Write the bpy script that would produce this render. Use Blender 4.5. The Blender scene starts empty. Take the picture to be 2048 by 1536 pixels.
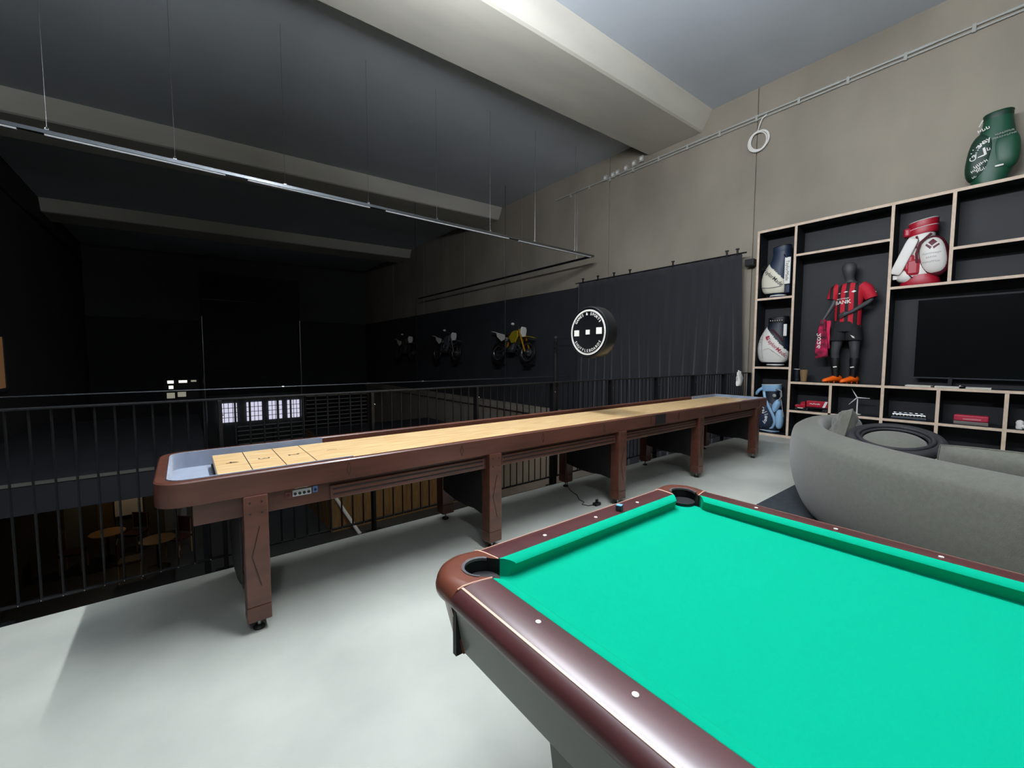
import bpy, bmesh, math, random
from mathutils import Matrix, Vector
from mathutils.bvhtree import BVHTree
random.seed(7)
S = bpy.context.scene
COL = S.collection
PI = math.pi

# ------------------------------------------------------------------ camera
cam_d = bpy.data.cameras.new('camera')
cam_d.sensor_fit = 'HORIZONTAL'; cam_d.sensor_width = 36.0
cam_d.lens = 36.0 * 833.0 / 2048.0
cam_d.clip_start = 0.02; cam_d.clip_end = 200
cam = bpy.data.objects.new('camera', cam_d); COL.objects.link(cam)
_R = Matrix(((0.78596, 0.03852, -0.61707), (-0.61826, 0.05276, -0.78420), (0.00235, 0.99786, 0.06528)))
cam.matrix_world = Matrix.Translation((0, 0, 1.36)) @ _R.to_4x4()
S.camera = cam

# ------------------------------------------------------------------ world and exposure
w = bpy.data.worlds.new('world'); S.world = w; w.use_nodes = True
w.node_tree.nodes['Background'].inputs[0].default_value = (0.55, 0.6, 0.65, 1)
w.node_tree.nodes['Background'].inputs[1].default_value = 0.004
S.view_settings.view_transform = 'Standard'; S.view_settings.look = 'None'
S.view_settings.gamma = 1.0; S.view_settings.use_curve_mapping = False
S.view_settings.exposure = 0.0
S.cycles.max_bounces = 5; S.cycles.diffuse_bounces = 4; S.cycles.glossy_bounces = 3; S.cycles.transmission_bounces = 2; S.cycles.caustics_reflective = False; S.cycles.caustics_refractive = False
LAMP_POWER = 440.0          # emission strength of the ceiling tubes

# ------------------------------------------------------------------ helpers
def hx(h):
    h = h.lstrip('#'); c = [int(h[i:i+2], 16)/255 for i in (0, 2, 4)]
    return tuple((x/12.92 if x <= .04045 else ((x+.055)/1.055)**2.4) for x in c) + (1,)

MATS = {}
def mat(name, col, rough=.5, metal=0., var=0., vscale=4., bump=0., bscale=60., stretch=None, coat=0., col2=None, emit=None, estr=0., sheen=0., spec=.5, detail=4.):
    if name in MATS: return MATS[name]
    m = bpy.data.materials.new(name); m.use_nodes = True
    nt = m.node_tree; b = nt.nodes['Principled BSDF']
    c = hx(col) if isinstance(col, str) else col
    b.inputs['Base Color'].default_value = c
    b.inputs['Roughness'].default_value = rough; b.inputs['Metallic'].default_value = metal
    b.inputs['Specular IOR Level'].default_value = spec
    if coat: b.inputs['Coat Weight'].default_value = coat; b.inputs['Coat Roughness'].default_value = .15
    if sheen: b.inputs['Sheen Weight'].default_value = sheen
    if emit: b.inputs['Emission Color'].default_value = hx(emit); b.inputs['Emission Strength'].default_value = estr
    if var or col2 or bump:
        tc = nt.nodes.new('ShaderNodeTexCoord'); mp = nt.nodes.new('ShaderNodeMapping')
        nt.links.new(tc.outputs['Object'], mp.inputs['Vector'])
        if stretch: mp.inputs['Scale'].default_value = stretch
    if var or col2:
        n = nt.nodes.new('ShaderNodeTexNoise'); n.inputs['Scale'].default_value = vscale; n.inputs['Detail'].default_value = detail
        nt.links.new(mp.outputs[0], n.inputs['Vector'])
        r = nt.nodes.new('ShaderNodeValToRGB')
        c2 = hx(col2) if col2 else tuple(max(0, x*(1-var)) for x in c[:3]) + (1,)
        c1 = c if col2 else tuple(min(1, x*(1+var*.6)) for x in c[:3]) + (1,)
        r.color_ramp.elements[0].position = .32; r.color_ramp.elements[1].position = .68
        r.color_ramp.elements[0].color = c2; r.color_ramp.elements[1].color = c1
        nt.links.new(n.outputs['Fac'], r.inputs['Fac']); nt.links.new(r.outputs['Color'], b.inputs['Base Color'])
    if bump:
        n2 = nt.nodes.new('ShaderNodeTexNoise'); n2.inputs['Scale'].default_value = bscale; n2.inputs['Detail'].default_value = 2
        nt.links.new(mp.outputs[0], n2.inputs['Vector'])
        bp = nt.nodes.new('ShaderNodeBump'); bp.inputs['Strength'].default_value = bump; bp.inputs['Distance'].default_value = .01
        nt.links.new(n2.outputs['Fac'], bp.inputs['Height']); nt.links.new(bp.outputs[0], b.inputs['Normal'])
    MATS[name] = m
    return m

class MB:
    def __init__(s): s.v = []; s.f = []
    def add(s, vs, fs):
        o = len(s.v); s.v += [tuple(p) for p in vs]; s.f += [tuple(i+o for i in f) for f in fs]; return s
    def box(s, x0, x1, y0, y1, z0, z1):
        v = [(x, y, z) for z in (z0, z1) for y in (y0, y1) for x in (x0, x1)]
        return s.add(v, [(0, 2, 3, 1), (4, 5, 7, 6), (0, 1, 5, 4), (2, 6, 7, 3), (0, 4, 6, 2), (1, 3, 7, 5)])
    def cyl(s, p, q, r, r2=None, n=12, caps=True):
        return s.tube([p, q], [r, r if r2 is None else r2], n, caps)
    def tube(s, pts, r, n=8, caps=True, closed=False):
        pts = [Vector(p) for p in pts]; k = len(pts)
        rs = r if isinstance(r, (list, tuple)) else [r]*k
        T = []
        for i in range(k):
            if closed: a, b = pts[i-1], pts[(i+1) % k]
            else: a, b = pts[max(i-1, 0)], pts[min(i+1, k-1)]
            T.append((b-a).normalized() if (b-a).length > 1e-9 else Vector((0, 0, 1)))
        u = T[0].orthogonal().normalized(); rings = []
        for i in range(k):
            u = (u - T[i]*u.dot(T[i]))
            u = u.normalized() if u.length > 1e-6 else T[i].orthogonal().normalized()
            w_ = T[i].cross(u)
            rings.append([pts[i] + (u*math.cos(2*PI*j/n) + w_*math.sin(2*PI*j/n))*rs[i] for j in range(n)])
        return s.loft(rings, caps and not closed, closed)
    def loft(s, rings, caps=True, closed=False):
        n = len(rings[0]); k = len(rings); fs = []
        for i in range(k if closed else k-1):
            a = i*n; b = ((i+1) % k)*n
            for j in range(n): fs.append((a+j, a+(j+1) % n, b+(j+1) % n, b+j))
        if caps: fs.append(tuple(reversed(range(n)))); fs.append(tuple(range((k-1)*n, k*n)))
        return s.add([p for r in rings for p in r], fs)
    def grid(s, rows, flip=False):
        n = len(rows[0]); fs = []
        for i in range(len(rows)-1):
            for j in range(n-1):
                q = (i*n+j, i*n+j+1, (i+1)*n+j+1, (i+1)*n+j); fs.append(tuple(reversed(q)) if flip else q)
        return s.add([p for r in rows for p in r], fs)
    def lathe(s, prof, n=24, c=(0, 0, 0), caps=True, sx=1., sy=1.):
        rings = [[(c[0]+r*sx*math.cos(2*PI*j/n), c[1]+r*sy*math.sin(2*PI*j/n), c[2]+z) for j in range(n)] for r, z in prof]
        return s.loft(rings, caps)
    def torus(s, c, R, r, axis='z', n=32, m=8, sq=1.):
        pts = []
        for i in range(n):
            a = 2*PI*i/n; x, y = R*math.cos(a), R*math.sin(a)*sq
            pts.append({'z': (c[0]+x, c[1]+y, c[2]), 'x': (c[0], c[1]+x, c[2]+y), 'y': (c[0]+x, c[1], c[2]+y)}[axis])
        return s.tube(pts, r, m, closed=True)
    def prism(s, poly, a, b, axis='x'):
        def P(u, v, t): return {'x': (t, u, v), 'y': (u, t, v), 'z': (u, v, t)}[axis]
        n = len(poly); v = [P(u, w_, a) for u, w_ in poly] + [P(u, w_, b) for u, w_ in poly]
        fs = [tuple(range(n)), tuple(reversed(range(n, 2*n)))] + [(i, i+n, (i+1) % n+n, (i+1) % n) for i in range(n)]
        return s.add(v, fs)
    def ell(s, c, r, n=16, m=10, M=None, p=2.):
        rings = []
        for i in range(1, m):
            t = PI*i/m; ring = []
            for j in range(n):
                a = 2*PI*j/n
                d = Vector((math.sin(t)*math.cos(a), math.sin(t)*math.sin(a), math.cos(t)))
                if p != 2.: d = Vector([math.copysign(abs(k)**(2/p), k) for k in d])
                q = Vector((d.x*r[0], d.y*r[1], d.z*r[2]))
                if M: q = M @ q
                ring.append(q + Vector(c))
            rings.append(ring)
        return s.loft(rings, True)
    def xf(s, M, start=0):
        for i in range(start, len(s.v)): s.v[i] = tuple(M @ Vector(s.v[i]))
        return s
    def build(s, name, m, parent=None, bevel=0., seg=2, smooth=False, solid=0., sub=0, ang=40, loc=None, rot=None):
        me = bpy.data.meshes.new(name); me.from_pydata(s.v, [], s.f); me.validate()
        bm = bmesh.new(); bm.from_mesh(me); bmesh.ops.recalc_face_normals(bm, faces=bm.faces[:]); bm.to_mesh(me); bm.free()
        if m: me.materials.append(m if not isinstance(m, str) else MATS[m])
        o = bpy.data.objects.new(name, me); COL.objects.link(o)
        if parent: o.parent = parent
        if loc: o.location = loc
        if rot: o.rotation_euler = rot
        if smooth:
            for p in me.polygons: p.use_smooth = True
            if not sub: me.set_sharp_from_angle(angle=math.radians(ang))
        if solid:
            md = o.modifiers.new('s', 'SOLIDIFY'); md.thickness = solid; md.offset = 0
        if bevel:
            md = o.modifiers.new('b', 'BEVEL'); md.width = bevel; md.segments = seg; md.limit_method = 'ANGLE'; md.angle_limit = math.radians(35)
        if sub:
            md = o.modifiers.new('u', 'SUBSURF'); md.levels = sub; md.render_levels = sub
        return o

def tag(o, label=None, cat=None, group=None, kind=None):
    if label: o['label'] = label
    if cat: o['category'] = cat
    if group: o['group'] = group
    if kind: o['kind'] = kind
    return o
def thing(name, label, cat, loc=(0, 0, 0), rz=0., group=None):
    o = bpy.data.objects.new(name, None); COL.objects.link(o); o.empty_display_size = .1
    o.location = loc; o.rotation_euler = (0, 0, rz)
    return tag(o, label, cat, group)
def struct(o): return tag(o, kind='structure')
def sroot(name):
    o = bpy.data.objects.new(name, None); COL.objects.link(o); return tag(o, kind='structure')
def copy_part(o, parent, loc=None):
    c = o.copy(); COL.objects.link(c); c.parent = parent
    if loc: c.location = loc
    return c
def copy_tree(o, parent=None):
    c = o.copy(); COL.objects.link(c); c.parent = parent
    for ch in list(o.children): copy_tree(ch, c)
    return c
_tcache = {}
def smudge(n):
    """a row of n small illegible strokes, for print too small to read in the photograph"""
    rnd = random.Random(n*13+5); v = []; f = []; x = -n*.3
    for i in range(n):
        for (a, b, c, d) in ((0, .12, -.32, .32), (.12, .42, rnd.choice((-.32, -.06, .2)), 0), (.34, .46, -.32+.2*rnd.random(), .3*rnd.random())):
            d = d or c+.12; o = len(v)
            v += [(x+a, c, 0), (x+b, c, 0), (x+b, d, 0), (x+a, d, 0)]; f.append((o, o+1, o+2, o+3))
        x += .6
    return v, f
def text_geo(body, size=1., bold=0.):
    k = (body, bold)
    if body[0] == '~' and k not in _tcache: _tcache[k] = smudge(int(body[1:]))
    if k not in _tcache:
        cu = bpy.data.curves.new('t', 'FONT'); cu.body = body; cu.align_x = 'CENTER'; cu.align_y = 'CENTER'; cu.offset = bold
        cu.resolution_u = 3
        o = bpy.data.objects.new('t', cu); COL.objects.link(o)
        bpy.context.view_layer.update()
        me = bpy.data.meshes.new_from_object(o.evaluated_get(bpy.context.evaluated_depsgraph_get()))
        _tcache[k] = ([tuple(v.co) for v in me.vertices], [tuple(p.vertices) for p in me.polygons])
        bpy.data.objects.remove(o); bpy.data.curves.remove(cu); bpy.data.meshes.remove(me)
    v, f = _tcache[k]
    return [(x*size, y*size) for x, y, z in v], f
def put_text(mb, body, size, fn, bold=0.):
    v, f = text_geo(body, size, bold)
    mb.add([fn(x, y) for x, y in v], f); return mb
def wrap(o, off=.003, d=(1, 0, 0), start=-2.):
    """returns a function that drops (y,z) onto object o's surface, seen along +x"""
    me = o.data
    bv = BVHTree.FromPolygons([v.co.copy() for v in me.vertices], [tuple(p.vertices) for p in me.polygons])
    def f(y, z, dflt=0.):
        h = bv.ray_cast(Vector((start, y, z)), Vector((1, 0, 0)))
        return (h[0].x - off if h[0] else dflt, y, z)
    return f

# ------------------------------------------------------------------ materials
mat('floor_concrete', '#aeb1a7', .42, var=.17, vscale=1.6, bump=.05, bscale=30, detail=6)
mat('wall_concrete', '#938b7d', .8, var=.24, vscale=.6, bump=.10, bscale=25, detail=5, stretch=(1, 1, .6))
mat('beam_concrete', '#cdcabf', .8, var=.12, vscale=1.6, stretch=(.25, 1, 1), bump=.12, bscale=20, detail=6)
mat('ceiling_paint', '#c8d0d9', .8, var=.08, vscale=.6)
mat('end_wall', '#4a4c4b', .85, var=.12, vscale=1.)
mat('black_lining', '#2b2d32', .85, var=.15, vscale=2.)
mat('dark_wall', '#2e2c2c', .85, var=.15, vscale=1.5)
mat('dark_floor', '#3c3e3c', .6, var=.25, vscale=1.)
mat('black_steel', '#0c0d0f', .5, spec=.3)
mat('steel', '#9a9c9e', .3, 1.)
mat('bright_steel', '#d8dadb', .22, 1.)
mat('table_wood', '#573327', .36, var=.28, vscale=5, stretch=(.5, 4, 4), coat=.15, bump=.02, bscale=40)
mat('table_dark', '#141112', .6)
mat('maple', '#f6dcaa', .28, col2='#d0a060', vscale=6, stretch=(.8, 13, 13), coat=.4, detail=6)
mat('felt_grey', '#8790a0', .95, var=.15, vscale=8, sheen=.3)
mat('ink', '#241a12', .6)
mat('pool_cloth', '#009b78', .95, spec=.08)
mat('rail_wood', '#4a2626', .33, var=.22, vscale=6, stretch=(3, .6, 3), spec=.75)
mat('corner_wood', '#683a2b', .3, var=.2, vscale=7, coat=.35)
mat('inlay', '#e2b69e', .35)
mat('pearl', '#e8e6de', .25)
mat('pool_body', '#6a6d69', .36, spec=.4)
mat('pocket_black', '#07090a', .6)
mat('pocket_grey', '#4a4648', .5)
mat('ply_edge', '#d3bda6', .6, var=.12, vscale=14)
mat('shelf_black', '#0e1318', .6, var=.1, vscale=3)
mat('sofa_fabric', '#5a5b51', .95, var=.10, vscale=40, bump=.25, bscale=250, sheen=.25)
mat('rug_dark', '#2b3236', 1., var=.25, vscale=14, bump=.3, bscale=160)
mat('curtain_cloth', '#29292e', .9, var=.08, vscale=3, sheen=.2)
mat('white', '#e6e5df', .45)
mat('cream', '#dcd8c4', .4, var=.04, vscale=5)
mat('bag_white', '#dedbd4', .4)
mat('navy', '#1c2a42', .5)
mat('deep_navy', '#0f1a28', .5)
mat('black', '#0c0c0e', .5)
mat('red', '#a8142c', .4)
mat('dark_red', '#5a1424', .5)
mat('light_blue', '#8db4d4', .4)
mat('green', '#0f4a33', .45)
mat('green_dark', '#0a3324', .5)
mat('text_black', '#151515', .6)
mat('text_white', '#e9e8e2', .6)
mat('text_red', '#a3203a', .6)
mat('text_grey', '#9a9894', .6)
mat('mannequin_grey', '#3c3e40', .55)
mat('orange', '#ff6a12', .45)
mat('pink', '#d0214f', .8)
mat('maroon', '#3d0f1e', .8)
mat('tube_light', '#ffffff', .5, emit='#f4f8ff', estr=LAMP_POWER)

# ------------------------------------------------------------------ the room
BACK, FRONT, LEFT, RIGHT, EDGE = 24.3, -6.0, -3.1, 8.33, 3.157
LOW = -4.0
def ceil_z(x): return 6.2 + .027*(x-RIGHT)
struct(MB().box(LEFT, RIGHT, FRONT, EDGE, -.3, 0).build('floor', 'floor_concrete'))
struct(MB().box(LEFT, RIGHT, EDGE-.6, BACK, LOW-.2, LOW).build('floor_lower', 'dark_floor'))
struct(MB().prism([(LEFT-.2, ceil_z(LEFT-.2)), (RIGHT+.4, ceil_z(RIGHT+.4)), (RIGHT+.4, ceil_z(RIGHT)+.3), (LEFT-.2, ceil_z(LEFT)+.3)], FRONT, BACK, 'y').build('ceiling', 'ceiling_paint'))
# beams: trapezoid section, running across the hall, following the slope of the roof
for i, y0 in enumerate((4.235, 11.105, 17.98)):
    sec = [(y0, .02), (y0+.20, -.33), (y0+.24, -.35), (y0+1.42, -.35), (y0+1.47, -.32), (y0+1.66, .02)]
    rings = [[(x, y, ceil_z(x)+z) for y, z in sec] for x in (LEFT, RIGHT)]
    struct(MB().loft(rings).build('trim_%d' % (i+1), 'beam_concrete', bevel=.012))
# right wall: precast concrete panels with recessed joints
wr = sroot('wall_right')
MB().box(RIGHT+.03, RIGHT+.3, FRONT, BACK, LOW, 6.4).build('backing', 'wall_concrete', wr)
joints = [FRONT, -3.29, .06, 3.41, 6.755, 10.1, 13.45, 16.8, 20.15, BACK]
for a, b in zip(joints[:-1], joints[1:]):
    MB().box(RIGHT, RIGHT+.05, a+.008, b-.008, LOW, 6.4).build('panel', 'wall_concrete', wr, bevel=.008)
MB().box(RIGHT-.02, RIGHT+.04, 7.4, BACK, -.12, 3.2).build('lining', 'black_lining', wr)
MB().box(RIGHT-.10, RIGHT+.04, 7.9, BACK, -.36, -.24).build('ledge', 'wall_concrete', wr, bevel=.01)
wl = sroot('wall_left')
MB().box(LEFT-.2, LEFT, FRONT, BACK, LOW, 6.2).build('plaster', 'dark_wall', wl)
MB().box(LEFT, LEFT+.04, EDGE+.5, BACK, 5.1, 5.2).build('cable_tray', 'black_steel', wl)
we = sroot('wall_end')
MB().box(LEFT, RIGHT, BACK, BACK+.2, LOW, 6.4).build('plaster', 'end_wall', we)
MB().box(4.95, RIGHT, BACK-.04, BACK, LOW, 3.2).build('lining', 'black_lining', we)
MB().box(LEFT, .62, BACK-.04, BACK, LOW, 3.0).build('lining', 'black_lining', we)
struct(MB().box(LEFT, RIGHT, FRONT-.2, FRONT, 0, 6.4).build('wall_back', 'wall_concrete'))
# large dark sliding door in the end wall, between two bright guide pipes
d1 = sroot('door_1')
for k in range(9):
    MB().box(.70, 4.85, BACK-.10, BACK-.05, -.5+k*.64, -.5+(k+1)*.64-.012).build('door_panel', 'black_lining', d1, bevel=.01)
for x in (.72, 4.83):
    MB().cyl((x, BACK-.2, LOW), (x, BACK-.2, 3.2), .05, n=10).build('guide_pipe', 'steel', d1, smooth=True)
MB().cyl((.75, BACK-.14, 4.0), (2.9, BACK-.14, 4.0), .012, n=6).build('door_bar', 'steel', d1)
# lit windows of the room below the door
mat('lit_pane', '#ffffff', .4, emit='#dcdcf4', estr=.85)
for k, (xa, xb) in enumerate(((1.25, 1.95), (2.35, 3.0), (3.3, 3.9), (4.15, 4.72))):
    wn = sroot('window_%d' % (k+1))
    MB().box(xa, xb, BACK-.09, BACK-.06, -1.85, -.92).build('pane', 'lit_pane', wn, bevel=.1, seg=3)
    for j in range(1, 4):
        x = xa+(xb-xa)*j/4
        MB().box(x-.012, x+.012, BACK-.12, BACK-.095, -1.9, -.88).build('mullion', 'black_steel', wn)
    for j in range(1, 4):
        z = -1.85+.93*j/4
        MB().box(xa-.03, xb+.03, BACK-.12, BACK-.095, z-.012, z+.012).build('mullion', 'black_steel', wn)
# tan doorway in the left hall wall; its light is put in as glow
dway = sroot('window_5')
MB().box(LEFT, LEFT+.03, 12.9, 13.93, .66, 1.76).build('pane', mat('tan_glow', '#c89a6a', .5, emit='#c08a58', estr=.12), dway)
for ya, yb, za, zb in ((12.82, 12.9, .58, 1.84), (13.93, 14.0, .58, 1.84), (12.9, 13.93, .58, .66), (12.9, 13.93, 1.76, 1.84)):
    MB().box(LEFT, LEFT+.05, ya, yb, za, zb).build('window_frame', 'black_lining', dway)
# slab edge trim under the railing
struct(MB().box(LEFT, RIGHT-.05, EDGE, EDGE+.02, -.3, -.005).build('trim_4', 'black_steel'))

# ------------------------------------------------------------------ ceiling lamps (above the frame)
def tube_lamp(x, y0, y1, z, label, m_='tube_light'):
    t = thing('linear_ceiling_light', label, 'lamp', (x, (y0+y1)/2, z))
    h = (y1-y0)/2
    MB().cyl((0, -h, 0), (0, h, 0), .03, n=14).build('tube', m_, t, smooth=True)
    for s_ in (-1, 1):
        MB().cyl((0, s_*h, 0), (0, s_*(h+.04), 0), .033, n=14).build('end_cap', 'white', t, smooth=True)
        MB().cyl((0, s_*(h+.02), .03), (0, s_*(h+.02), ceil_z(x)-z-.005), .003, n=5).build('wire', 'steel', t)
tube_lamp(1.5, .15, 1.9, 4.6, 'white linear tube light hung above the billiard table')
tube_lamp(1.5, 2.0, 3.75, 4.6, 'white linear tube light hung above the long game table')

tube_lamp(-.9, -3.6, -1.6, 4.6, 'added white linear fill tube hung behind the near end of the billiard table', mat('tube_fill', '#ffffff', .5, emit='#f4f8ff', estr=LAMP_POWER*.45))  # dim extra lamp, added to lift the shadow under the long table

# ------------------------------------------------------------------ shuffleboard table
def rrect(x0, x1, y0, y1, r, n=6):
    p = []
    for cx, cy, a0 in ((x1-r, y0+r, -PI/2), (x1-r, y1-r, 0), (x0+r, y1-r, PI/2), (x0+r, y0+r, PI)):
        for i in range(n+1):
            a = a0+PI/2*i/n; p.append((cx+r*math.cos(a), cy+r*math.sin(a)))
    return p
def frame_ring(mb, outer, inner, z0, z1, lip=.006):
    n = len(outer)
    R = [[(x, y, z0) for x, y in inner], [(x, y, z0) for x, y in outer], [(x, y, z1-lip) for x, y in outer]]
    mid = [(o[0]*.85+i[0]*.15, o[1]*.85+i[1]*.15) for o, i in zip(outer, inner)]
    mid2 = [(o[0]*.15+i[0]*.85, o[1]*.15+i[1]*.85) for o, i in zip(outer, inner)]
    R += [[(x, y, z1) for x, y in mid], [(x, y, z1) for x, y in mid2], [(x, y, z1-lip) for x, y in inner]]
    mb.loft(R, False, True)
sb = thing('shuffleboard_table', 'long dark-red wooden shuffleboard table with pale maple lane and grey felt gutter', 'game table', (0, 0, 0))
TX0, TX1, TY0, TY1 = -.13, 6.40, 2.322, 3.10
m_ = MB(); frame_ring(m_, rrect(TX0, TX1, TY0, TY1, .11), rrect(TX0+.045, TX1-.045, TY0+.045, TY1-.045, .075), .688, .800)
cradle = m_.build('cradle', 'table_wood', sb, smooth=True, ang=30)
m_ = MB(); m_.box(TX0+.04, TX1-.04, TY0+.04, TY1-.04, .690, .702); m_.build('gutter_floor', 'table_dark', cradle)
for (xa, xb) in ((TX0+.045, .105), (6.20, TX1-.045)):
    MB().box(xa+.005, xb, TY0+.05, TY1-.05, .7025, .712).build('gutter_felt', 'felt_grey', cradle)
# felt-lined raised end walls
def felt_end(xa, xb, name):
    pts = rrect(TX0+.046, TX1-.046, TY0+.046, TY1-.046, .074)
    inn = rrect(TX0+.056, TX1-.056, TY0+.056, TY1-.056, .064)
    mb = MB(); keep = []
    N = len(pts)
    if xa < 1: idx = [i for i in range(N) if pts[i][0] < 1]; ends = (xb, TY1-.046, TY1-.056), (xb, TY0+.046, TY0+.056)
    else: idx = [i for i in range(N) if pts[i][0] > 5]; ends = (xa, TY0+.046, TY0+.056), (xa, TY1-.046, TY1-.056)
    P = [(ends[0][0], ends[0][1])] + [pts[i] for i in idx] + [(ends[1][0], ends[1][1])]
    Q = [(ends[0][0], ends[0][2])] + [inn[i] for i in idx] + [(ends[1][0], ends[1][2])]
    rings = [[(p[0], p[1], .704), (p[0], p[1], .802), (q[0], q[1], .802), (q[0], q[1], .704)] for p, q in zip(P, Q)]
    mb.loft(rings); mb.build(name, 'felt_grey', cradle, smooth=True, ang=30)
felt_end(-.1, .73, 'end_felt'); felt_end(5.66, 6.4, 'end_felt')
LY0, LY1, LZ = 2.449, 2.965, .780
lane = MB().box(.108, 6.195, LY0, LY1, LZ-.04, LZ).build('lane', 'maple', sb, bevel=.002)
for x in (.256, .412, .562, 6.195-.148, 6.195-.304, 6.195-.454):
    MB().box(x-.0022, x+.0022, LY0+.002, LY1-.002, LZ, LZ+.0005).build('lane_line', 'ink', lane)
for i, (ch, x) in enumerate((('4', .182), ('3', .334), ('2', .487), ('1', .70), ('4', 6.195-.074), ('3', 6.195-.226), ('2', 6.195-.379), ('1', 6.195-.59))):
    s_ = 1 if i < 4 else -1
    put_text(MB(), ch, .085, lambda a, b, x=x, s_=s_: (x+s_*b, 2.707-s_*a, LZ+.0006)).build('lane_number', 'ink', lane)
MB().box(.10, 6.20, LY0+.03, LY1-.03, .7025, LZ-.041).build('lane_support', 'table_dark', sb)
MB().box(.06, .104, LY0-.02, LY0+.10, .7125, LZ-.02).build('corner_block', 'table_dark', sb)
# scored diamond marks on the cradle face
for x in (.69, 1.41, 2.13, 2.85, 3.55, 4.05, 4.76, 5.48, 6.05):
    mb = MB()
    for s_ in (-1, 1):
        mb.tube([(x, TY0-.0005, .78), (x+s_*.012, TY0-.0005, .745), (x, TY0-.0005, .71)], .0018, 4)
    mb.build('sight_mark', 'ink', cradle)
MB().box(3.62, 3.80, TY0-.004, TY0+.001, .694, .793).build('joint_plate', 'table_dark', cradle, bevel=.002)
# skirt under the cradle
skirt = MB().box(.005, 6.27, 2.362, 2.385, .580, .6885).build('skirt', 'table_wood', sb, bevel=.003)
MB().box(.005, 6.27, 3.04, 3.06, .580, .6885).build('skirt', 'table_wood', sb, bevel=.003)
MB().box(.005, .03, 2.386, 3.039, .580, .6885).build('skirt', 'table_wood', sb, bevel=.003)
LEGX = (.247, 1.680, 3.110, 4.530, 6.025)
for a, b in zip(LEGX[:-1], LEGX[1:]):
    xa, xb = (a+.35 if a < 1 else a+.075), b-.075
    bd = MB().box(xa, xb, 2.345, 2.3615, .588, .660).build('moulding', 'table_wood', sb, bevel=.004)
    for z in (.612, .640):
        MB().box(xa+.012, xb-.012, 2.3425, 2.3451, z-.004, z+.004).build('groove', 'table_dark', bd)
# legs
for k, lx in enumerate(LEGX):
    for ly, near in ((2.365, 1), (3.035, 0)):
        f = ly-.052 if near else ly+.052
        leg = MB().box(lx-.052, lx+.052, ly-.05, ly+.05, .135, .687).build('leg', 'table_wood', sb, bevel=.005)
        MB().box(lx-.0525, lx+.0525, ly-.0505, ly+.0505, .058, .134).build('leg_foot', 'table_wood', leg, bevel=.004)
        lev = MB().cyl((lx, ly, .018), (lx, ly, .058), .008, n=8).build('leveller', 'steel', leg, smooth=True)
        MB().lathe([(.026, 0), (.028, .006), (.022, .014), (.008, .02)], 16, (lx, ly, 0)).build('leveller_pad', 'table_dark', leg, smooth=True)
        if near:
            MB().tube([(lx+.012, f-.0002+.0015, .535), (lx-.024, f-.0002+.0015, .385), (lx+.012, f-.0002+.0015, .235)], .0025, 5).build('groove', 'ink', leg)
            for dx in (-.025, .025):
                for dz in (.60, .655):
                    MB().cyl((lx+dx, f+.0005, dz), (lx+dx, f+.004, dz), .005, n=8).build('bolt', 'table_dark', leg)
    zb = .14 if k == 0 else .235
    poly = [(2.415, .687), (2.985, .687), (2.985, zb+.03)]
    poly += [(2.985-.57*t, zb+.03-(.035 if k == 0 else .03)*math.sin(PI*min(1, t*1.0))*(1 if k == 0 else 1)) for t in (.2, .4, .6, .8)] + [(2.415, zb+.0)]
    if k == 0: poly = [(2.415, .687), (3.09, .687), (3.09, .28), (3.06, .20), (2.98, .135), (2.85, .12), (2.65, .145), (2.5, .185), (2.415, .215)]
    MB().prism(poly, lx-(.062 if k == 0 else .045), lx-(.053 if k == 0 else .022), 'x').build('leg_panel', 'table_dark', sb, bevel=.002)
# score controls on the skirt near the first leg
mat('panel_white', '#b9bdc0', .4); mat('panel_blue', '#5b7fb6', .4)
cp = MB().box(.415, .505, 2.3585, 2.3622, .634, .668).build('control_panel', 'panel_white', sb, bevel=.001)
for j in range(4):
    MB().cyl((.427+j*.0215, 2.3550, .648), (.427+j*.0215, 2.3585, .648), .0075, n=12).build('button', 'black', cp)
cb = MB().box(.512, .536, 2.3585, 2.3622, .638, .672).build('control_panel', 'panel_blue', sb, bevel=.001)
MB().cyl((.524, 2.3550, .652), (.524, 2.3585, .652), .0075, n=12).build('button', 'navy', cb)
cr = MB().box(.383, .408, 2.3585, 2.3622, .630, .664).build('control_panel', 'corner_wood', sb, bevel=.001)
MB().cyl((.3955, 2.3550, .644), (.3955, 2.3585, .644), .0075, n=12).build('button', 'dark_red', cr)
put_text(MB(), '~9', .012, lambda a, b: (.46+a, 2.3610, .677+b)).build('lettering', 'text_white', sb)

# power adapter and cord on the floor
pa = thing('power_adapter', 'small black power adapter with loose cord on the floor beside a table leg', 'adapter', (2.93, 2.46, 0))
MB().box(-.035, .035, -.022, .022, 0, .028).build('body', 'black', pa, bevel=.005)
MB().box(-.012, .012, -.008, .008, .028, .055).build('plug', 'black', pa, bevel=.002)
cord = [(-.03, .02, .005), (-.08, .03, .005), (-.10, .09, .005), (-.04, .12, .005), (-.02, .2, .005), (.06, .30, .005), (.10, .42, .005), (.135, .50, .02), (.135, .52, .2), (.135, .525, .57)]
MB().tube(cord, .0035, 6).build('cord', 'black', pa, smooth=True)

# ------------------------------------------------------------------ billiard table
PCX, PCY = 1.139, -.097
pt = thing('billiard_table', 'billiard table with bright green cloth, dark wood rails and copper-brown corners', 'billiard table', (PCX, PCY, 0))
NX, NY = .495, .990           # cushion noses
CX_, CY_ = .525, 1.025        # cloth / rail boundary
BZ, RZ = .737, .785
MB().box(-CX_, CX_, -CY_, CY_, BZ-.03, BZ).build('bed_cloth', 'pool_cloth', pt)
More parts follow.
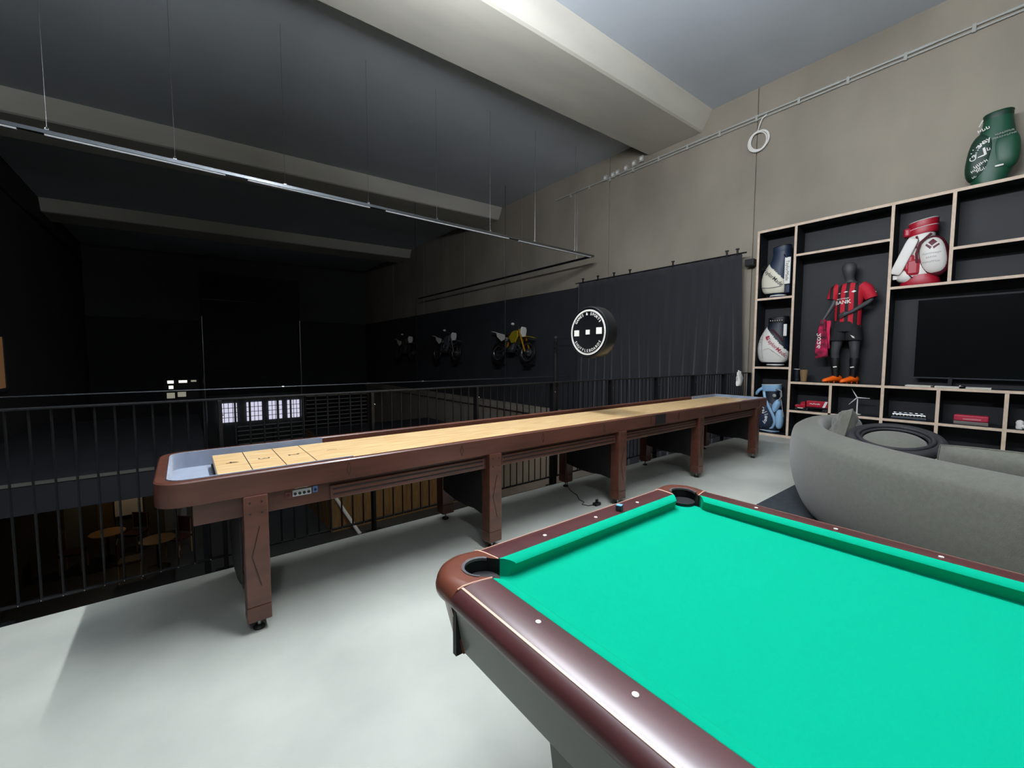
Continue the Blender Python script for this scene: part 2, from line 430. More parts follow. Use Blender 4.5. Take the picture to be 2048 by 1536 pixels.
# cushions: six noses with angled ends at the pockets
def cushion(ax, sgn, t0, t1, j0, j1):
    """profile runs outward (d) and z; ax 'x' -> cushion lies along x"""
    def pts(t, d): return None
    prof = [(0, RZ-.011), (.004, RZ-.006), (.012, RZ-.002), (.024, RZ+.0012), (.034, RZ+.0012), (.045, RZ-.01), (.045, BZ), (.014, BZ), (.012, BZ+.012)]
    nose = NY if ax == 'x' else NX
    rings = []
    for t, j in ((t0, j0), (t1, j1)):
        ring = []
        for d, z in prof:
            tt = t + j*d
            p = (tt, sgn*(nose+d), z) if ax == 'x' else (sgn*(nose+d), tt, z)
            ring.append(p)
        rings.append(ring)
    # subdivide along the length a little for nice shading
    MB().loft(rings).build('cushion', 'pool_cloth', pt, smooth=True, ang=35)
g = .075
for s_ in (1, -1):
    cushion('x', s_, -NX+g, NX-g, -1.0, 1.0)
    cushion('y', s_, .062, NY-g, -.35, 1.0)
    cushion('y', s_, -NY+g, -.062, -1.0, .35)
# rails: curved section swept along each side, between corner pieces
RAILP = [(-.002, RZ-.04), (-.002, RZ), (.035, RZ+.001), (.065, RZ-.002), (.085, RZ-.006), (.093, RZ-.0095), (.104, RZ-.016), (.112, RZ-.026), (.116, RZ-.038), (.114, RZ-.048), (.100, RZ-.056), (.0, RZ-.056)]
CORN = .165                   # corner piece length measured from the outer edge
def rail(ax, sgn):
    b = CX_ if ax == 'y' else CY_
    L = (CY_ if ax == 'y' else CX_) + .116 - CORN
    prof = RAILP
    rings = []
    for t, e in ((-L, 1), (L, -1)):
        ring = []
        for d, z in prof:
            tt = t + e*(.026*(1-d/.116))*(-1)*-1
            ring.append((sgn*(b+d), tt, z) if ax == 'y' else (tt, sgn*(b+d), z))
        rings.append(ring)
    r = MB().loft(rings).build('rail', 'rail_wood', pt, smooth=True, ang=50)
    # inlay strip along the outer shoulder
    st = []
    for t in (-L, L):
        q = [(.0835, RZ-.0052), (.0885, RZ-.0068), (.0885, RZ-.0085), (.0835, RZ-.0075)]
        st.append([(sgn*(b+d), t, z+.0012) if ax == 'y' else (t, sgn*(b+d), z+.0012) for d, z in q])
    MB().loft(st).build('inlay_strip', 'inlay', r)
    # sights
    ds = [k*.2475 for k in ((-1, 0, 1) if ax == 'x' else (-3, -2, -1, 1, 2, 3))]
    for d_ in ds:
        c = (sgn*(b+.032), d_, RZ+.0028) if ax == 'y' else (d_, sgn*(b+.032), RZ+.0028)
        MB().cyl((c[0], c[1], RZ-.004), c, .0062, n=14).build('sight', 'pearl', r)
for ax in 'xy':
    for s_ in (1, -1): rail(ax, s_)
# corner pieces with pocket cut
def corner(sx, sy):
    OX, OY = CX_+.116, CY_+.116
    R = .115; n = 10
    out, inn = [], []
    K = 27
    # outer path: from long side cut to short side cut, round corner
    pts = [(OX, OY-CORN)] + [(OX-R+R*math.cos(PI/2*i/n), OY-R+R*math.sin(PI/2*i/n)) for i in range(n+1)] + [(OX-CORN, OY)]
    # resample by arc length
    def resample(P, k):
        L = [0]
        for a, b in zip(P[:-1], P[1:]): L.append(L[-1]+math.dist(a, b))
        res = []
        for i in range(k):
            s = L[-1]*i/(k-1); j = 0
            while j < len(L)-2 and L[j+1] < s: j += 1
            t = (s-L[j])/max(1e-9, L[j+1]-L[j]); res.append((P[j][0]+(P[j+1][0]-P[j][0])*t, P[j][1]+(P[j+1][1]-P[j][1])*t))
        return res
    O = resample(pts, K)
    pc = (CX_-.006, CY_-.006); pr = .053
    a0, a1 = -PI/4-.35, PI/2+PI/4+.35
    jaw0 = (CX_-.003, OY-CORN-.022+.0); jaw1 = (OX-CORN-.022, CY_-.003)
    P2 = [jaw0] + [(pc[0]+pr*math.cos(a0+(a1-a0)*i/20), pc[1]+pr*math.sin(a0+(a1-a0)*i/20)) for i in range(21)] + [jaw1]
    I = resample(P2, K)
    prof = [(0., -.056), (0., 0.), (.5, 0.), (.72, -.002), (.86, -.010), (.95, -.022), (1., -.038), (.985, -.048), (.9, -.056)]
    rings = []
    for o_, i_ in zip(O, I):
        rings.append([(sx*(i_[0]+(o_[0]-i_[0])*t), sy*(i_[1]+(o_[1]-i_[1])*t), RZ+z) for t, z in prof])
    c = MB().loft(rings).build('corner_piece', 'corner_wood', pt, smooth=True, ang=55)
    c.data.materials.append(MATS['pocket_black'])
    for pg in c.data.polygons:
        if pg.center.z < RZ-.004 and abs(pg.normal.z) < .5 and Vector((sx*pg.center.x, sy*pg.center.y)).length < Vector((CX_+.045, CY_+.045)).length and (sx*pg.center.x < CX_+.05 and sy*pg.center.y < CY_+.05): pg.material_index = 1
    # pocket rim and liner
    rim = []
    ring_in = [(pc[0]+pr*math.cos(a), pc[1]+pr*math.sin(a)) for a in [a0+.25+(a1-a0-.5)*i/20 for i in range(21)]]
    rr = [[(sx*(pc[0]+(x-pc[0])*k_), sy*(pc[1]+(y-pc[1])*k_), z) for k_, z in ((1.03, RZ+.002), (.88, RZ+.0012), (.87, RZ-.006), (1.0, RZ-.006))] for x, y in ring_in]
    MB().loft(rr).build('pocket_rim', 'pocket_grey', c, smooth=True, ang=50)
    lp = [(.046, -.002), (.046, -.05), (.05, -.12), (.03, -.13)]
    lin = MB().lathe([(.0465, .012+BZ-RZ+.0), (.0465, -.06), (.044, -.13), (.01, -.135)], 24, (sx*(pc[0]-.004), sy*(pc[1]-.004), RZ), caps=True)
    lin.build('pocket_liner', 'pocket_black', c, smooth=True)
    # dark shelf of the pocket, laid on the bed between the cushion jaws
    sh = [(pc[0]+.05*math.cos(a), pc[1]+.05*math.sin(a)) for a in [2*PI*i/24 for i in range(24)]]
    MB().prism([(sx*x, sy*y) for x, y in sh], BZ-.02, BZ+.0015, 'z').build('pocket_mouth', 'pocket_black', c)
    # inlay lines where the corner meets the rails
    for (ax, ay), (bx, by) in ((O[0], I[0]), (O[-1], I[-1])):
        dx, dy = bx-ax, by-ay
        q = []
        for t, z in ((.16, -.0085), (.28, -.0035), (.5, -.0008), (.95, -.0008)):
            q.append((sx*(ax+dx*t), sy*(ay+dy*t), RZ+z+.0006))
        MB().tube(q, .0022, 5).build('inlay_line', 'inlay', c)
for sx in (1, -1):
    for sy in (1, -1): corner(sx, sy)
for sx in (1, -1):            # side pockets
    MB().lathe([(.05, BZ-RZ+.002), (.05, -.05), (.046, -.13), (.01, -.135)], 20, (sx*(CX_+.012), 0, RZ)).build('pocket_liner', 'pocket_black', pt, smooth=True)
    MB().prism([(sx*(CX_+.012)+.052*math.cos(2*PI*i/20), .052*math.sin(2*PI*i/20)) for i in range(20)], RZ-.01, RZ+.0015, 'z').build('pocket_mouth', 'pocket_black', pt)
# body: dark apron leaning inward, corner posts, legs
def apron(ax, sgn):
    o0, o1 = (CX_+.092, CX_+.066) if ax == 'y' else (CY_+.092, CY_+.066)
    L = (CY_ if ax == 'y' else CX_) + .0
    prof = [(o0-.03, RZ-.0565), (o0, RZ-.0565), (o1, .585), (o1-.03, .585)]
    rings = [[(sgn*d, t, z) if ax == 'y' else (t, sgn*d, z) for d, z in prof] for t in (-L, L)]
    MB().loft(rings).build('apron', 'pool_body', pt, bevel=.003)
for ax in 'xy':
    for s_ in (1, -1): apron(ax, s_)
for sx in (1, -1):
    for sy in (1, -1):
        r0, r1 = [], []
        for z, ins in ((RZ-.0565, .0), (.585, .026)):
            ox, oy = CX_+.096-ins, CY_+.096-ins; R = .085; n = 6
            ring = [(ox, oy-.105)] + [(ox-R+R*math.cos(PI/2*i/n), oy-R+R*math.sin(PI/2*i/n)) for i in range(n+1)] + [(ox-.105, oy)]
            ring += [(ox-.105, oy-.02)] + [(ox-R+(R-.02)*math.cos(PI/2*(1-i/n)), oy-R+(R-.02)*math.sin(PI/2*(1-i/n))) for i in range(n+1)] + [(ox-.02, oy-.105)]
            r0.append([(sx*x, sy*y, z) for x, y in ring])
        MB().loft(r0).build('corner_post', 'corner_wood', pt, smooth=True, ang=40)
        MB().box(*sorted((sx*(CX_+.058), sx*(CX_+.088))), *sorted((sy*(CY_-.028), sy*(CY_-.012))), .583, RZ-.057).build('corner_gap', 'pocket_black', pt)
        lx, ly = sx*.30, sy*.72
        rr = [[(lx+a*x_, ly+b*y_, z) for x_, y_ in ((-1, -1), (1, -1), (1, 1), (-1, 1))] for z, a, b in ((0, .09, .10), (.03, .095, .105), (.45, .12, .15), (.60, .13, .18))]
        MB().loft(rr).build('leg', 'pool_body', pt, bevel=.006)
MB().box(-.50, .50, -.98, .98, .57, .70).build('frame', 'pocket_black', pt)
ck = thing('chalk_cube', 'small cube of blue cue chalk on the far rail of the billiard table', 'chalk', (1.262, .951, .7865), .3)
MB().box(-.011, .011, -.011, .011, 0, .019).build('paper_wrap', mat('chalk_wrap', '#27303c', .8), ck, bevel=.001)
MB().box(-.0105, .0105, -.0105, .0105, .0192, .0215).build('chalk_top', mat('chalk_blue', '#5f9ed2', .95), ck, bevel=.001)

# ------------------------------------------------------------------ railing
RY = 3.2
rl = thing('railing', 'black steel balustrade with thin vertical bars along the mezzanine edge', 'railing', (0, RY, 0))
X0, X1 = -2.72, 7.89
MB().box(X0, X1, -.022, .022, 1.082, 1.094).build('top_rail', 'black_steel', rl, bevel=.003)
MB().box(X0, X1, -.012, .012, .068, .080).build('bottom_rail', 'black_steel', rl, bevel=.002)
posts = [1.132+.9655*k for k in range(-4, 8)]
pm = None
for x in posts:
    if pm is None:
        pm = MB().box(-.011, .011, -.03, .03, -.012, 1.082).build('post', 'black_steel', rl, bevel=.003, loc=(x, 0, 0))
        fm = MB().box(-.06, .06, -.03, .035, -.02, -.012).build('base_plate', 'black_steel', pm, bevel=.002)
    else:
        c = copy_part(pm, rl, (x, 0, 0)); copy_part(fm, c)
bm_ = sm_ = None
for x in posts[:-1]:
    for j in range(1, 12):
        xx = x+.9655*j/12
        if xx > X1: break
        if bm_ is None:
            bm_ = MB().cyl((0, 0, .078), (0, 0, 1.083), .006, n=6).build('baluster', 'black_steel', rl, smooth=True, loc=(xx, 0, 0))
            sm_ = MB().ell((0, -.013, .0745), (.004, .003, .004), 6, 4).build('screw', 'bright_steel', bm_)
        else:
            c = copy_part(bm_, rl, (xx, 0, 0)); copy_part(sm_, c)
for x in posts[1:]:
    MB().ell((x+.014, -.03, .99), (.006, .004, .006), 8, 5).build('screw', 'bright_steel', rl)

gl = thing('white_glove', 'crumpled white glove hanging on the railing near the shelf wall', 'glove', (7.32, 3.165, .90))
mb = MB()
rings = []
for i in range(9):
    t = i/8; z = .235*t-.02; r_ = .035+.05*math.sin(PI*min(1, .15+.8*t)) ; ring = []
    for j in range(12):
        a = 2*PI*j/12; k = 1+.22*math.sin(3*a+5*t)+.12*math.sin(7*a+9*t)
        ring.append((r_*k*math.cos(a)+.02*math.sin(4*t), .45*r_*k*math.sin(a)-.03, z))
    rings.append(ring)
mb.loft(rings); mb.build('palm', 'white', gl, smooth=True, ang=80)
for (dx, dz, l) in ((-.07, .16, .07), (-.08, .11, .06), (.05, .20, .06), (-.03, .22, .05)):
    MB().tube([(0, -.03, dz-.02), (dx*.6, -.035, dz), (dx, -.03, dz+.02)], [.018, .016, .010], 8).build('finger', 'white', gl, smooth=True)

# ------------------------------------------------------------------ round sign on its pole
sp = thing('sign_pole', 'slim black steel pole fixed to the railing, carrying the round sign', 'pole', (3.15, 3.245, 0))
MB().cyl((0, 0, -.2), (0, 0, 1.555), .022, n=12).build('tube', 'black_steel', sp, smooth=True)
MB().lathe([(.024, 1.55), (.024, 1.57), (.008, 1.58)], 12).build('cap', 'black', sp, smooth=True)
for z in (1.43, 1.49, 1.53): MB().ell((-.02, -.008, z), (.004, .004, .004), 6, 4).build('rivet', 'bright_steel', sp)
sg = thing('round_sign', 'round black drum sign with white ring reading games and sports, shuffleboards', 'sign', (3.05, 2.705, 1.595))
RR = .245
rings = [[(x, r*math.cos(2*PI*j/40), r*math.sin(2*PI*j/40)) for j in range(40)] for x, r in ((0.004, .225), (0, .236), (.004, RR), (.02, RR+.003), (.125, RR+.003), (.14, RR-.006), (.142, .22))]
MB().loft(rings).build('drum', mat('sign_black', '#101215', .35), sg, smooth=True, ang=35)
def annulus(r0, r1, x, n=48):
    R = [[(x, r*math.cos(2*PI*j/n), r*math.sin(2*PI*j/n)) for j in range(n)] for r in (r0, r1)]
    return MB().loft([R[0], R[1], [(x+.002, p[1], p[2]) for p in R[1]], [(x+.002, p[1], p[2]) for p in R[0]]], False, True)
annulus(.207, .2165, -.001).build('ring', 'text_white', sg); annulus(.200, .2035, -.001).build('ring', 'text_white', sg)
def arc_text(word, R, top, size, span):
    mb = MB(); n = len(word)
    for i, ch in enumerate(word):
        if ch == ' ': continue
        a = (i-(n-1)/2)/(n-1)*span
        def fn(u, v, a=a):
            # viewer looks along +x: right on the face is -y
            ang = (PI/2 - a) if top else (-PI/2 + a)
            rad = R + (v if top else -v)
            tang = u if top else u
            px, pz = rad*math.cos(ang), rad*math.sin(ang)
            tx, tz = (math.sin(ang), -math.cos(ang)) if top else (-math.sin(ang), math.cos(ang))
            px += tx*tang; pz += tz*tang
            return (-.0015, -px, pz)
        put_text(mb, ch, size, fn, .012)
    return mb
arc_text('GAMES & SPORTS', .176, True, .037, 1.95).build('lettering', 'text_white', sg)
arc_text('SHUFFLEBOARDS', .176, False, .037, 2.05).build('lettering', 'text_white', sg)
for yy, zz, s_ in ((.142, -.004, .036), (.0, .002, .028), (-.138, .010, .038)):
    MB().box(-.0025, .001, yy-s_/1.15, yy+s_/1.15, zz-s_*.8, zz+s_*.8).build('square_mark', 'text_white', sg)
for z in (-.05, -.12):
    MB().box(.05, .07, RR-.01, .53, z-.008, z+.008).build('bracket', 'black_steel', sg)

# ------------------------------------------------------------------ hanging light track
lt = thing('light_track', 'long thin aluminium light track hung on wires across the dark hall', 'light track', (0, 6.858, 3.77))
MB().box(LEFT+.1, 7.90, -.025, .025, 0, .045).build('profile', mat('track_alu', '#777a7c', .25, .9), lt, bevel=.004)
for xa, xb in ((-2.9, -1.3), (-1.1, .53), (.78, 2.46), (2.72, 5.30), (5.56, 7.80)):
    MB().box(xa, xb, -.020, .020, -.020, -.0005).build('diffuser', mat('diffuser', '#c9cbcc', .18, .0, spec=.9), lt, bevel=.004)
for xw in (-1.08, .01, 1.24, 2.44, 3.67, 4.84, 6.01, 7.24):
    wi = MB().cyl((xw, 0, .085), (xw, 0, ceil_z(xw)-3.775), .0024, n=5).build('wire', 'steel', lt)
    MB().torus((xw, 0, .068), .014, .004, 'y', 12, 5).build('hook', 'bright_steel', wi, smooth=True)
    MB().box(xw-.018, xw+.018, -.012, .012, .0455, .058).build('clip', 'bright_steel', wi)
lt2 = thing('light_track', 'thin dark light track running along the concrete wall above the black lining', 'light track', (7.875, 6.89, 3.77))
MB().box(-.025, .025, 0, 9.5, 0, .045).build('profile', 'black_steel', lt2, bevel=.004)
for yy in (2.0, 5.5): MB().ell((-.028, yy, .02), (.008, .012, .008), 6, 4).build('spot_pin', 'bright_steel', lt2)
for yy in (.5, 3.5, 6.5, 9.3): MB().cyl((0, yy, .045), (0, yy, ceil_z(7.8)-3.775), .002, n=5).build('wire', 'steel', lt2)

# ------------------------------------------------------------------ conduits, junction boxes and cable coil on the right wall
mat('conduit', '#a9aaa4', .5)
cd = thing('conduit_run', 'pair of pale grey conduits clipped along the top of the concrete wall', 'conduit', (RIGHT-.025, 0, 5.70))
MB().cyl((0, -1.5, 0), (0, 8.6, 0), .016, n=8).build('pipe', 'conduit', cd, smooth=True)
MB().cyl((0, -1.5, -.06), (0, 6.4, -.06), .013, n=8).build('pipe', 'conduit', cd, smooth=True)
for k in range(15):
    y = -1.2+k*.66
    MB().box(-.02, .024, y-.02, y+.02, -.085, .022).build('clip', 'conduit', cd, bevel=.004)
for k in range(5):
    MB().cyl((0, .1+k*1.05, 0), (0, .5+k*1.05, 0), .022, n=8).build('sleeve', 'conduit', cd, smooth=True)
for y, dz, lb in ((6.85, .03, 'leftmost small pale junction box of the row on the wall under the beam'), (6.62, .03, 'second from left of the pale junction boxes on the wall under the beam'), (6.49, .04, 'third from left of the pale junction boxes on the wall under the beam'), (6.25, .06, 'fourth from left of the pale junction boxes on the wall under the beam'), (6.03, .09, 'fifth from left of the pale junction boxes, right beside the beam end'), (5.83, .12, 'rightmost and highest pale junction box tucked under the beam end')):
    jb = thing('junction_box', lb, 'junction box', (RIGHT-.001, y, 5.70+dz), group='junction boxes under the first beam')
    MB().box(-.06, 0, -.055, .055, -.065, .065).build('box', 'conduit', jb, bevel=.01)
    MB().cyl((-.064, 0, 0), (-.06, 0, 0), .035, n=12).build('lid', 'white', jb)
co = thing('cable_coil', 'coil of pale cable hanging from the conduit on the concrete wall', 'cable', (RIGHT-.04, 3.37, 5.26))
for k in range(4):
    MB().torus((-.004*k, .012*k-.02, -.008*k), .155+.006*(k % 3), .011, 'x', 36, 6, sq=1.05).build('loop', 'white', co, smooth=True)
MB().tube([(0, .02, .17), (0, -.01, .27), (0, -.05, .36), (0, -.12, .40)], .010, 6).build('tail', 'white', co, smooth=True)

# ------------------------------------------------------------------ curtain
cu = thing('black_curtain', 'tall black curtain hung in folds on the wall beyond the railing', 'curtain', (8.10, 0, 0))
rows = []
ny, nz = 150, 30
for i in range(nz+1):
    t = i/nz; z = 3.25 - t*4.6; row = []
    for j in range(ny+1):
        s_ = j/ny; y = 3.50+4.02*s_
        amp = .014+.085*max(0, 1-s_/.45) * min(1, .15+1.3*t) + .03*min(1, t*1.4)*(1 if s_ > .35 else .3)
        ph = 2*PI*(s_*17+.5*math.sin(6*s_)+.25*math.sin(3*t+9*s_))
        x = amp*math.sin(ph)*(.25+.75*min(1, t*2.2)) + .02*math.sin(2*PI*s_*5+2*t)*t
        yy = y + .03*math.sin(ph*.5+1.3)*t - (.12*t if s_ < .05 else 0)
        row.append((x, yy, z))
    rows.append(row)
MB().grid(rows).build('cloth', 'curtain_cloth', cu, smooth=True, solid=.004, ang=80)
MB().cyl((0, 3.42, 3.262), (0, 7.62, 3.262), .014, n=8).build('rod', 'black_steel', cu, smooth=True)
for y in (7.37, 6.88, 6.39, 5.94, 4.87, 3.77, 3.58):
    k = MB().box(-.012, .012, y-.015, y+.015, 3.23, 3.345).build('clamp', 'black', cu, bevel=.003)
    MB().box(-.02, .02, y-.028, y+.028, 3.335, 3.36).build('clamp_head', 'black', k, bevel=.003)
for y in (3.6, 5.5, 7.5): MB().box(.0, RIGHT-8.10, y-.01, y+.01, 3.258, 3.272).build('wall_bracket', 'black_steel', cu)
bx = thing('speaker_box', 'small black wall speaker between the curtain top and the shelf', 'speaker', (8.24, 3.40, 3.09))
MB().box(-.08, .089, -.075, .075, -.06, .06).build('cabinet', 'black', bx, bevel=.008)
MB().box(-.085, -.079, -.06, .06, -.045, .045).build('grille', 'shelf_black', bx)

# ------------------------------------------------------------------ shelf wall
SX0, SX1, TH = 7.95, 8.325, .036
sh = thing('display_shelf', 'large black display shelf with pale plywood edges against the concrete wall', 'shelf', (0, 0, 0))
def board(y0, y1, z0, z1, name='shelf_board'):
    b = MB().box(SX0+.003, SX1, y0, y1, z0, z1).build(name, 'shelf_black', sh)
    MB().box(SX0, SX0+.0028, y0, y1, z0, z1).build('plywood_edge', 'ply_edge', b)
h = TH/2
YR = -.96
board(YR, 3.185, 3.505, 3.545)                       # top
board(YR, 3.185, 0, .04)                             # bottom
for y, za, zb in ((3.165, .04, 3.505), (2.60, .04, 3.505), (1.41, .04, 3.505), (.813, 2.365, 3.505), (.84, .04, .92), (.245, .04, .92), (2.03, .485, .92), (-.345, .04, .92), (-.94, .04, 3.505)):
    board(y-h, y+h, za, zb, 'upright')
def hb(ya, yb, z): board(ya+h, yb-h, z-h, z+h)
hb(2.60, 3.165, 1.18); hb(2.60, 3.165, 2.365)
hb(1.41, 2.60, .94); hb(1.41, 2.60, 3.03)
hb(2.03, 2.60, .465); hb(1.41, 2.03, .465); hb(.84, 1.41, .465); hb(.245, .84, .465); hb(-.345, .245, .465)
hb(-.94, 1.41, .94); hb(-.94, 1.41, 2.345); hb(-.94, .813, 2.785)
MB().box(SX1-.012, SX1, YR, 3.185, .04, 3.505).build('back_panel', 'shelf_black', sh)

# television
tv = thing('television', 'large black flat television standing in the wide shelf bay', 'television', (8.20, .16, .965))
MB().box(-.012, .02, -.965, .965, .115, 1.20).build('screen', mat('tv_screen', '#07090b', .12), tv, bevel=.004)
MB().box(-.016, -.010, -.967, .967, .108, .122).build('bezel', mat('tv_bezel', '#2e3236', .3), tv, bevel=.002)
for y in (-.6, .6): MB().prism([(-.10, 0), (.08, 0), (.012, .13), (-.012, .13)], y-.02, y+.02, 'y').build('foot', 'black_steel', tv)

# golf bags -----------------------------------------------------------
def ring(cx, cy, z, rx, ry, n=28, tilt=0., p=2.4):
    out = []
    for j in range(n):
        a = 2*PI*j/n; c, s_ = math.cos(a), math.sin(a)
        x = math.copysign(abs(c)**(2/p), c)*rx; y = math.copysign(abs(s_)**(2/p), s_)*ry
        out.append((cx+x, cy+y, z+tilt*y))
    return out
def smoothrings(spec, k=5):
    """catmull-rom through (z,cx,cy,rx,ry)"""
    out = []
    n = len(spec)
    for i in range(n-1):
        p0, p1, p2, p3 = spec[max(0, i-1)], spec[i], spec[i+1], spec[min(n-1, i+2)]
        for j in range(k):
            t = j/k
            out.append(tuple(.5*((2*b)+(-a+c)*t+(2*a-5*b+4*c-d)*t*t+(-a+3*b-3*c+d)*t**3) for a, b, c, d in zip(p0, p1, p2, p3)))
    out.append(spec[-1]); return out
def body(spec, m_, parent, name='body', k=4):
    return MB().loft([ring(cx, cy, z, rx, ry) for z, cx, cy, rx, ry in smoothrings(spec, k)]).build(name, m_, parent, smooth=True, ang=60)
def blob(c, r, m_, parent, name, tilt=0., p=2.6):
    return MB().ell(c, r, 28, 18, Matrix.Rotation(tilt, 4, 'X'), p).build(name, m_, parent, smooth=True, ang=80)
def bag_base(parent, r, m1, m2, h=.06):
    MB().lathe([(r*1.02, 0), (r*1.05, .01), (r*1.0, h*.4)], 28, sx=.9).build('base', m1, parent, smooth=True)
    MB().lathe([(r*1.0, h*.41), (r*1.03, h*.5), (r*1.0, h*.7)], 28, sx=.9).build('base_ring', m2, parent, smooth=True)
    MB().lathe([(r*.97, h*.71), (r*.95, h*1.2)], 28, sx=.9).build('base_top', m1, parent, smooth=True)
def collar(parent, cy, z0, z1, rx, ry, m1, m2, tilt=0., bands=1):
    for b in range(bands):
        a, c = z0+(z1-z0)*b/bands, z0+(z1-z0)*(b+1)/bands-.012
        MB().loft([ring(0, cy, a, rx, ry, tilt=tilt), ring(0, cy, (a+c)/2, rx*1.06, ry*1.06, tilt=tilt), ring(0, cy, c, rx*1.03, ry*1.03, tilt=tilt)]).build('collar', m1, parent, smooth=True, ang=60)
        MB().loft([ring(0, cy, c, rx*1.05, ry*1.05, tilt=tilt), ring(0, cy, c+.006, rx*1.08, ry*1.08, tilt=tilt), ring(0, cy, c+.012, rx*1.04, ry*1.04, tilt=tilt)]).build('collar_piping', m2, parent, smooth=True, ang=60)
    MB().loft([ring(0, cy, z1, rx*.96, ry*.96, tilt=tilt), ring(0, cy, z1+.003, rx*.9, ry*.9, tilt=tilt)]).build('opening', 'black', parent)
def line_text(body_, size, y0, z0, ang, surf, bold=.0, sx=1.):
    c, s_ = math.cos(ang), math.sin(ang)
    def fn(u, v):
        u *= sx
        yy = y0 - (u*c - v*s_); zz = z0 + (u*s_ + v*c)
        return surf(yy, zz, -.16)
    return put_text(MB(), body_, size, fn, bold)
def arc_word(word, R, yc, zc, a0, a1, size, surf, bold=.01, inward=False):
    mb = MB(); n = len(word)
    for i, ch in enumerate(word):
        a = a0+(a1-a0)*i/(n-1)
        def fn(u, v, a=a):
            sgn = -1 if inward else 1
            rad = R+sgn*v; tx, tz = (math.sin(a), -math.cos(a)); 
            if inward: tx, tz = -tx, -tz
            px = rad*math.cos(a)+tx*u; pz = rad*math.sin(a)+tz*u
            return surf(yc-px, zc+pz, -.16)
        put_text(mb, ch, size, fn, bold)
    return mb
def poly_mark(pts, surf, m_, parent, name):
    """flat mark laid on a surface; pts are (right, up) in metres, fan-filled with fine steps"""
    n = len(pts); cy = sum(p[0] for p in pts)/n; cz = sum(p[1] for p in pts)/n
    V = [surf(cy, cz, -.16)]; F = []
    ringpts = []
    for i in range(n):
        a, b = pts[i], pts[(i+1) % n]
        for k in range(4): ringpts.append((a[0]+(b[0]-a[0])*k/4, a[1]+(b[1]-a[1])*k/4))
    for p in ringpts: V.append(surf(p[0], p[1], -.16))
    for i in range(len(ringpts)): F.append((0, 1+i, 1+(i+1) % len(ringpts)))
    MB().add(V, F).build(name, m_, parent)

def patch(spec, parent, m_, name, pred, grow=1.03, n=72, k=12):
    """a cover panel: the part of a body's (slightly grown) surface where pred(y, z, x) holds, with thickness"""
    rr = smoothrings(spec, k); R = [ring(cx, cy, z, rx*grow, ry*grow, n) for z, cx, cy, rx, ry in rr]
    V = [p for r in R for p in r]; F = []; used = {}
    for i in range(len(R)-1):
        for j in range(n):
            q = (i*n+j, i*n+(j+1) % n, (i+1)*n+(j+1) % n, (i+1)*n+j)
            c = [sum(V[t][a] for t in q)/4 for a in range(3)]
            if pred(c[1], c[2], c[0]): F.append(q)
    ids = sorted({t for q in F for t in q}); mp = {t: a for a, t in enumerate(ids)}
    return MB().add([V[t] for t in ids], [tuple(mp[t] for t in q) for q in F]).build(name, m_, parent, smooth=True, ang=60, solid=.006)
# 1 navy and cream bag, top left bay
g1 = thing('golf_bag', 'navy and cream golf bag in the top left shelf bay', 'golf bag', (8.125, 2.885, 2.386))
SP1 = [(.05, 0, .02, .11, .12), (.12, 0, .04, .14, .185), (.3, 0, .045, .15, .205), (.46, 0, .025, .148, .19), (.60, 0, -.02, .132, .15), (.70, 0, -.04, .12, .132), (.78, 0, -.04, .118, .128)]
body(SP1, 'navy', g1, k=6)
bag_base(g1, .125, 'navy', 'white')
p = patch(SP1, g1, 'cream', 'ball_pocket', lambda y, z, x: z < .36+ (y+.06)*1.15 and z > .075 and y > -.125 and x < .1)
sf = wrap(p, .010)
line_text('TaylorMade', .088, .045, .345, -.80, sf, .004).build('lettering', 'text_black', p)
poly_mark([(.225, .525), (.17, .55), (.15, .525), (.185, .51), (.175, .47), (.205, .48)], sf, 'text_black', p, 'logo')
MB().tube([sf(y, .165+.22*(y-.05)**2*4, -.16) for y in [.24-.03*i for i in range(12)]], .007, 6).build('seam', 'text_grey', p)
collar(g1, -.04, .76, .86, .118, .13, 'navy', 'bright_steel', -.12)
sp_ = MB().box(-.165, -.140, -.222, -.135, .20, .64).build('side_panel', 'white', g1, bevel=.008)
put_text(MB(), 'TaylorMade', .070, lambda u, v: (-.1662, -.178-v*1., .42-u)).build('lettering', 'text_black', sp_)
MB().box(-.15, -.05, -.215, -.14, .05, .195).build('lower_pouch', 'navy', g1, bevel=.015)
MB().box(-.139, -.02, -.205, -.13, .20, .62).build('side_pouch', 'navy', g1, bevel=.02)
MB().tube([(-.11, -.11, .70), (-.17, -.15, .67), (-.15, -.17, .62)], .012, 8).build('handle', 'navy', g1, smooth=True)
# 2 white bag with red writing
g2 = thing('golf_bag', 'white golf bag with red lettering and black collar in the second left bay', 'golf bag', (8.125, 2.885, 1.2005))
SP2 = [(.05, 0, .02, .12, .15), (.12, 0, .03, .145, .21), (.3, 0, .03, .158, .24), (.48, 0, .02, .152, .222), (.62, 0, -.0, .135, .178), (.70, 0, -.02, .125, .15), (.78, 0, -.03, .12, .14)]
body(SP2, 'deep_navy', g2, k=6)
bag_base(g2, .135, 'black', 'white')
p = patch(SP2, g2, 'bag_white', 'ball_pocket', lambda y, z, x: z < .50+(y+.02)*1.25 and z < .70 and z > .075 and x < .12)
sf = wrap(p, .010)
line_text('TaylorMade', .088, -.055, .33, -.82, sf, .004).build('lettering', 'text_red', p)
line_text('~7', .026, .01, .285, -.82, sf).build('lettering', 'text_grey', p)
poly_mark([(.115, .515), (.06, .535), (.04, .51), (.08, .495), (.065, .455), (.10, .47)], sf, 'text_red', p, 'logo')
for z in (.47, .43):
    line_text('~3', .034, .205, z, -.05, sf).build('label', 'text_grey', p)
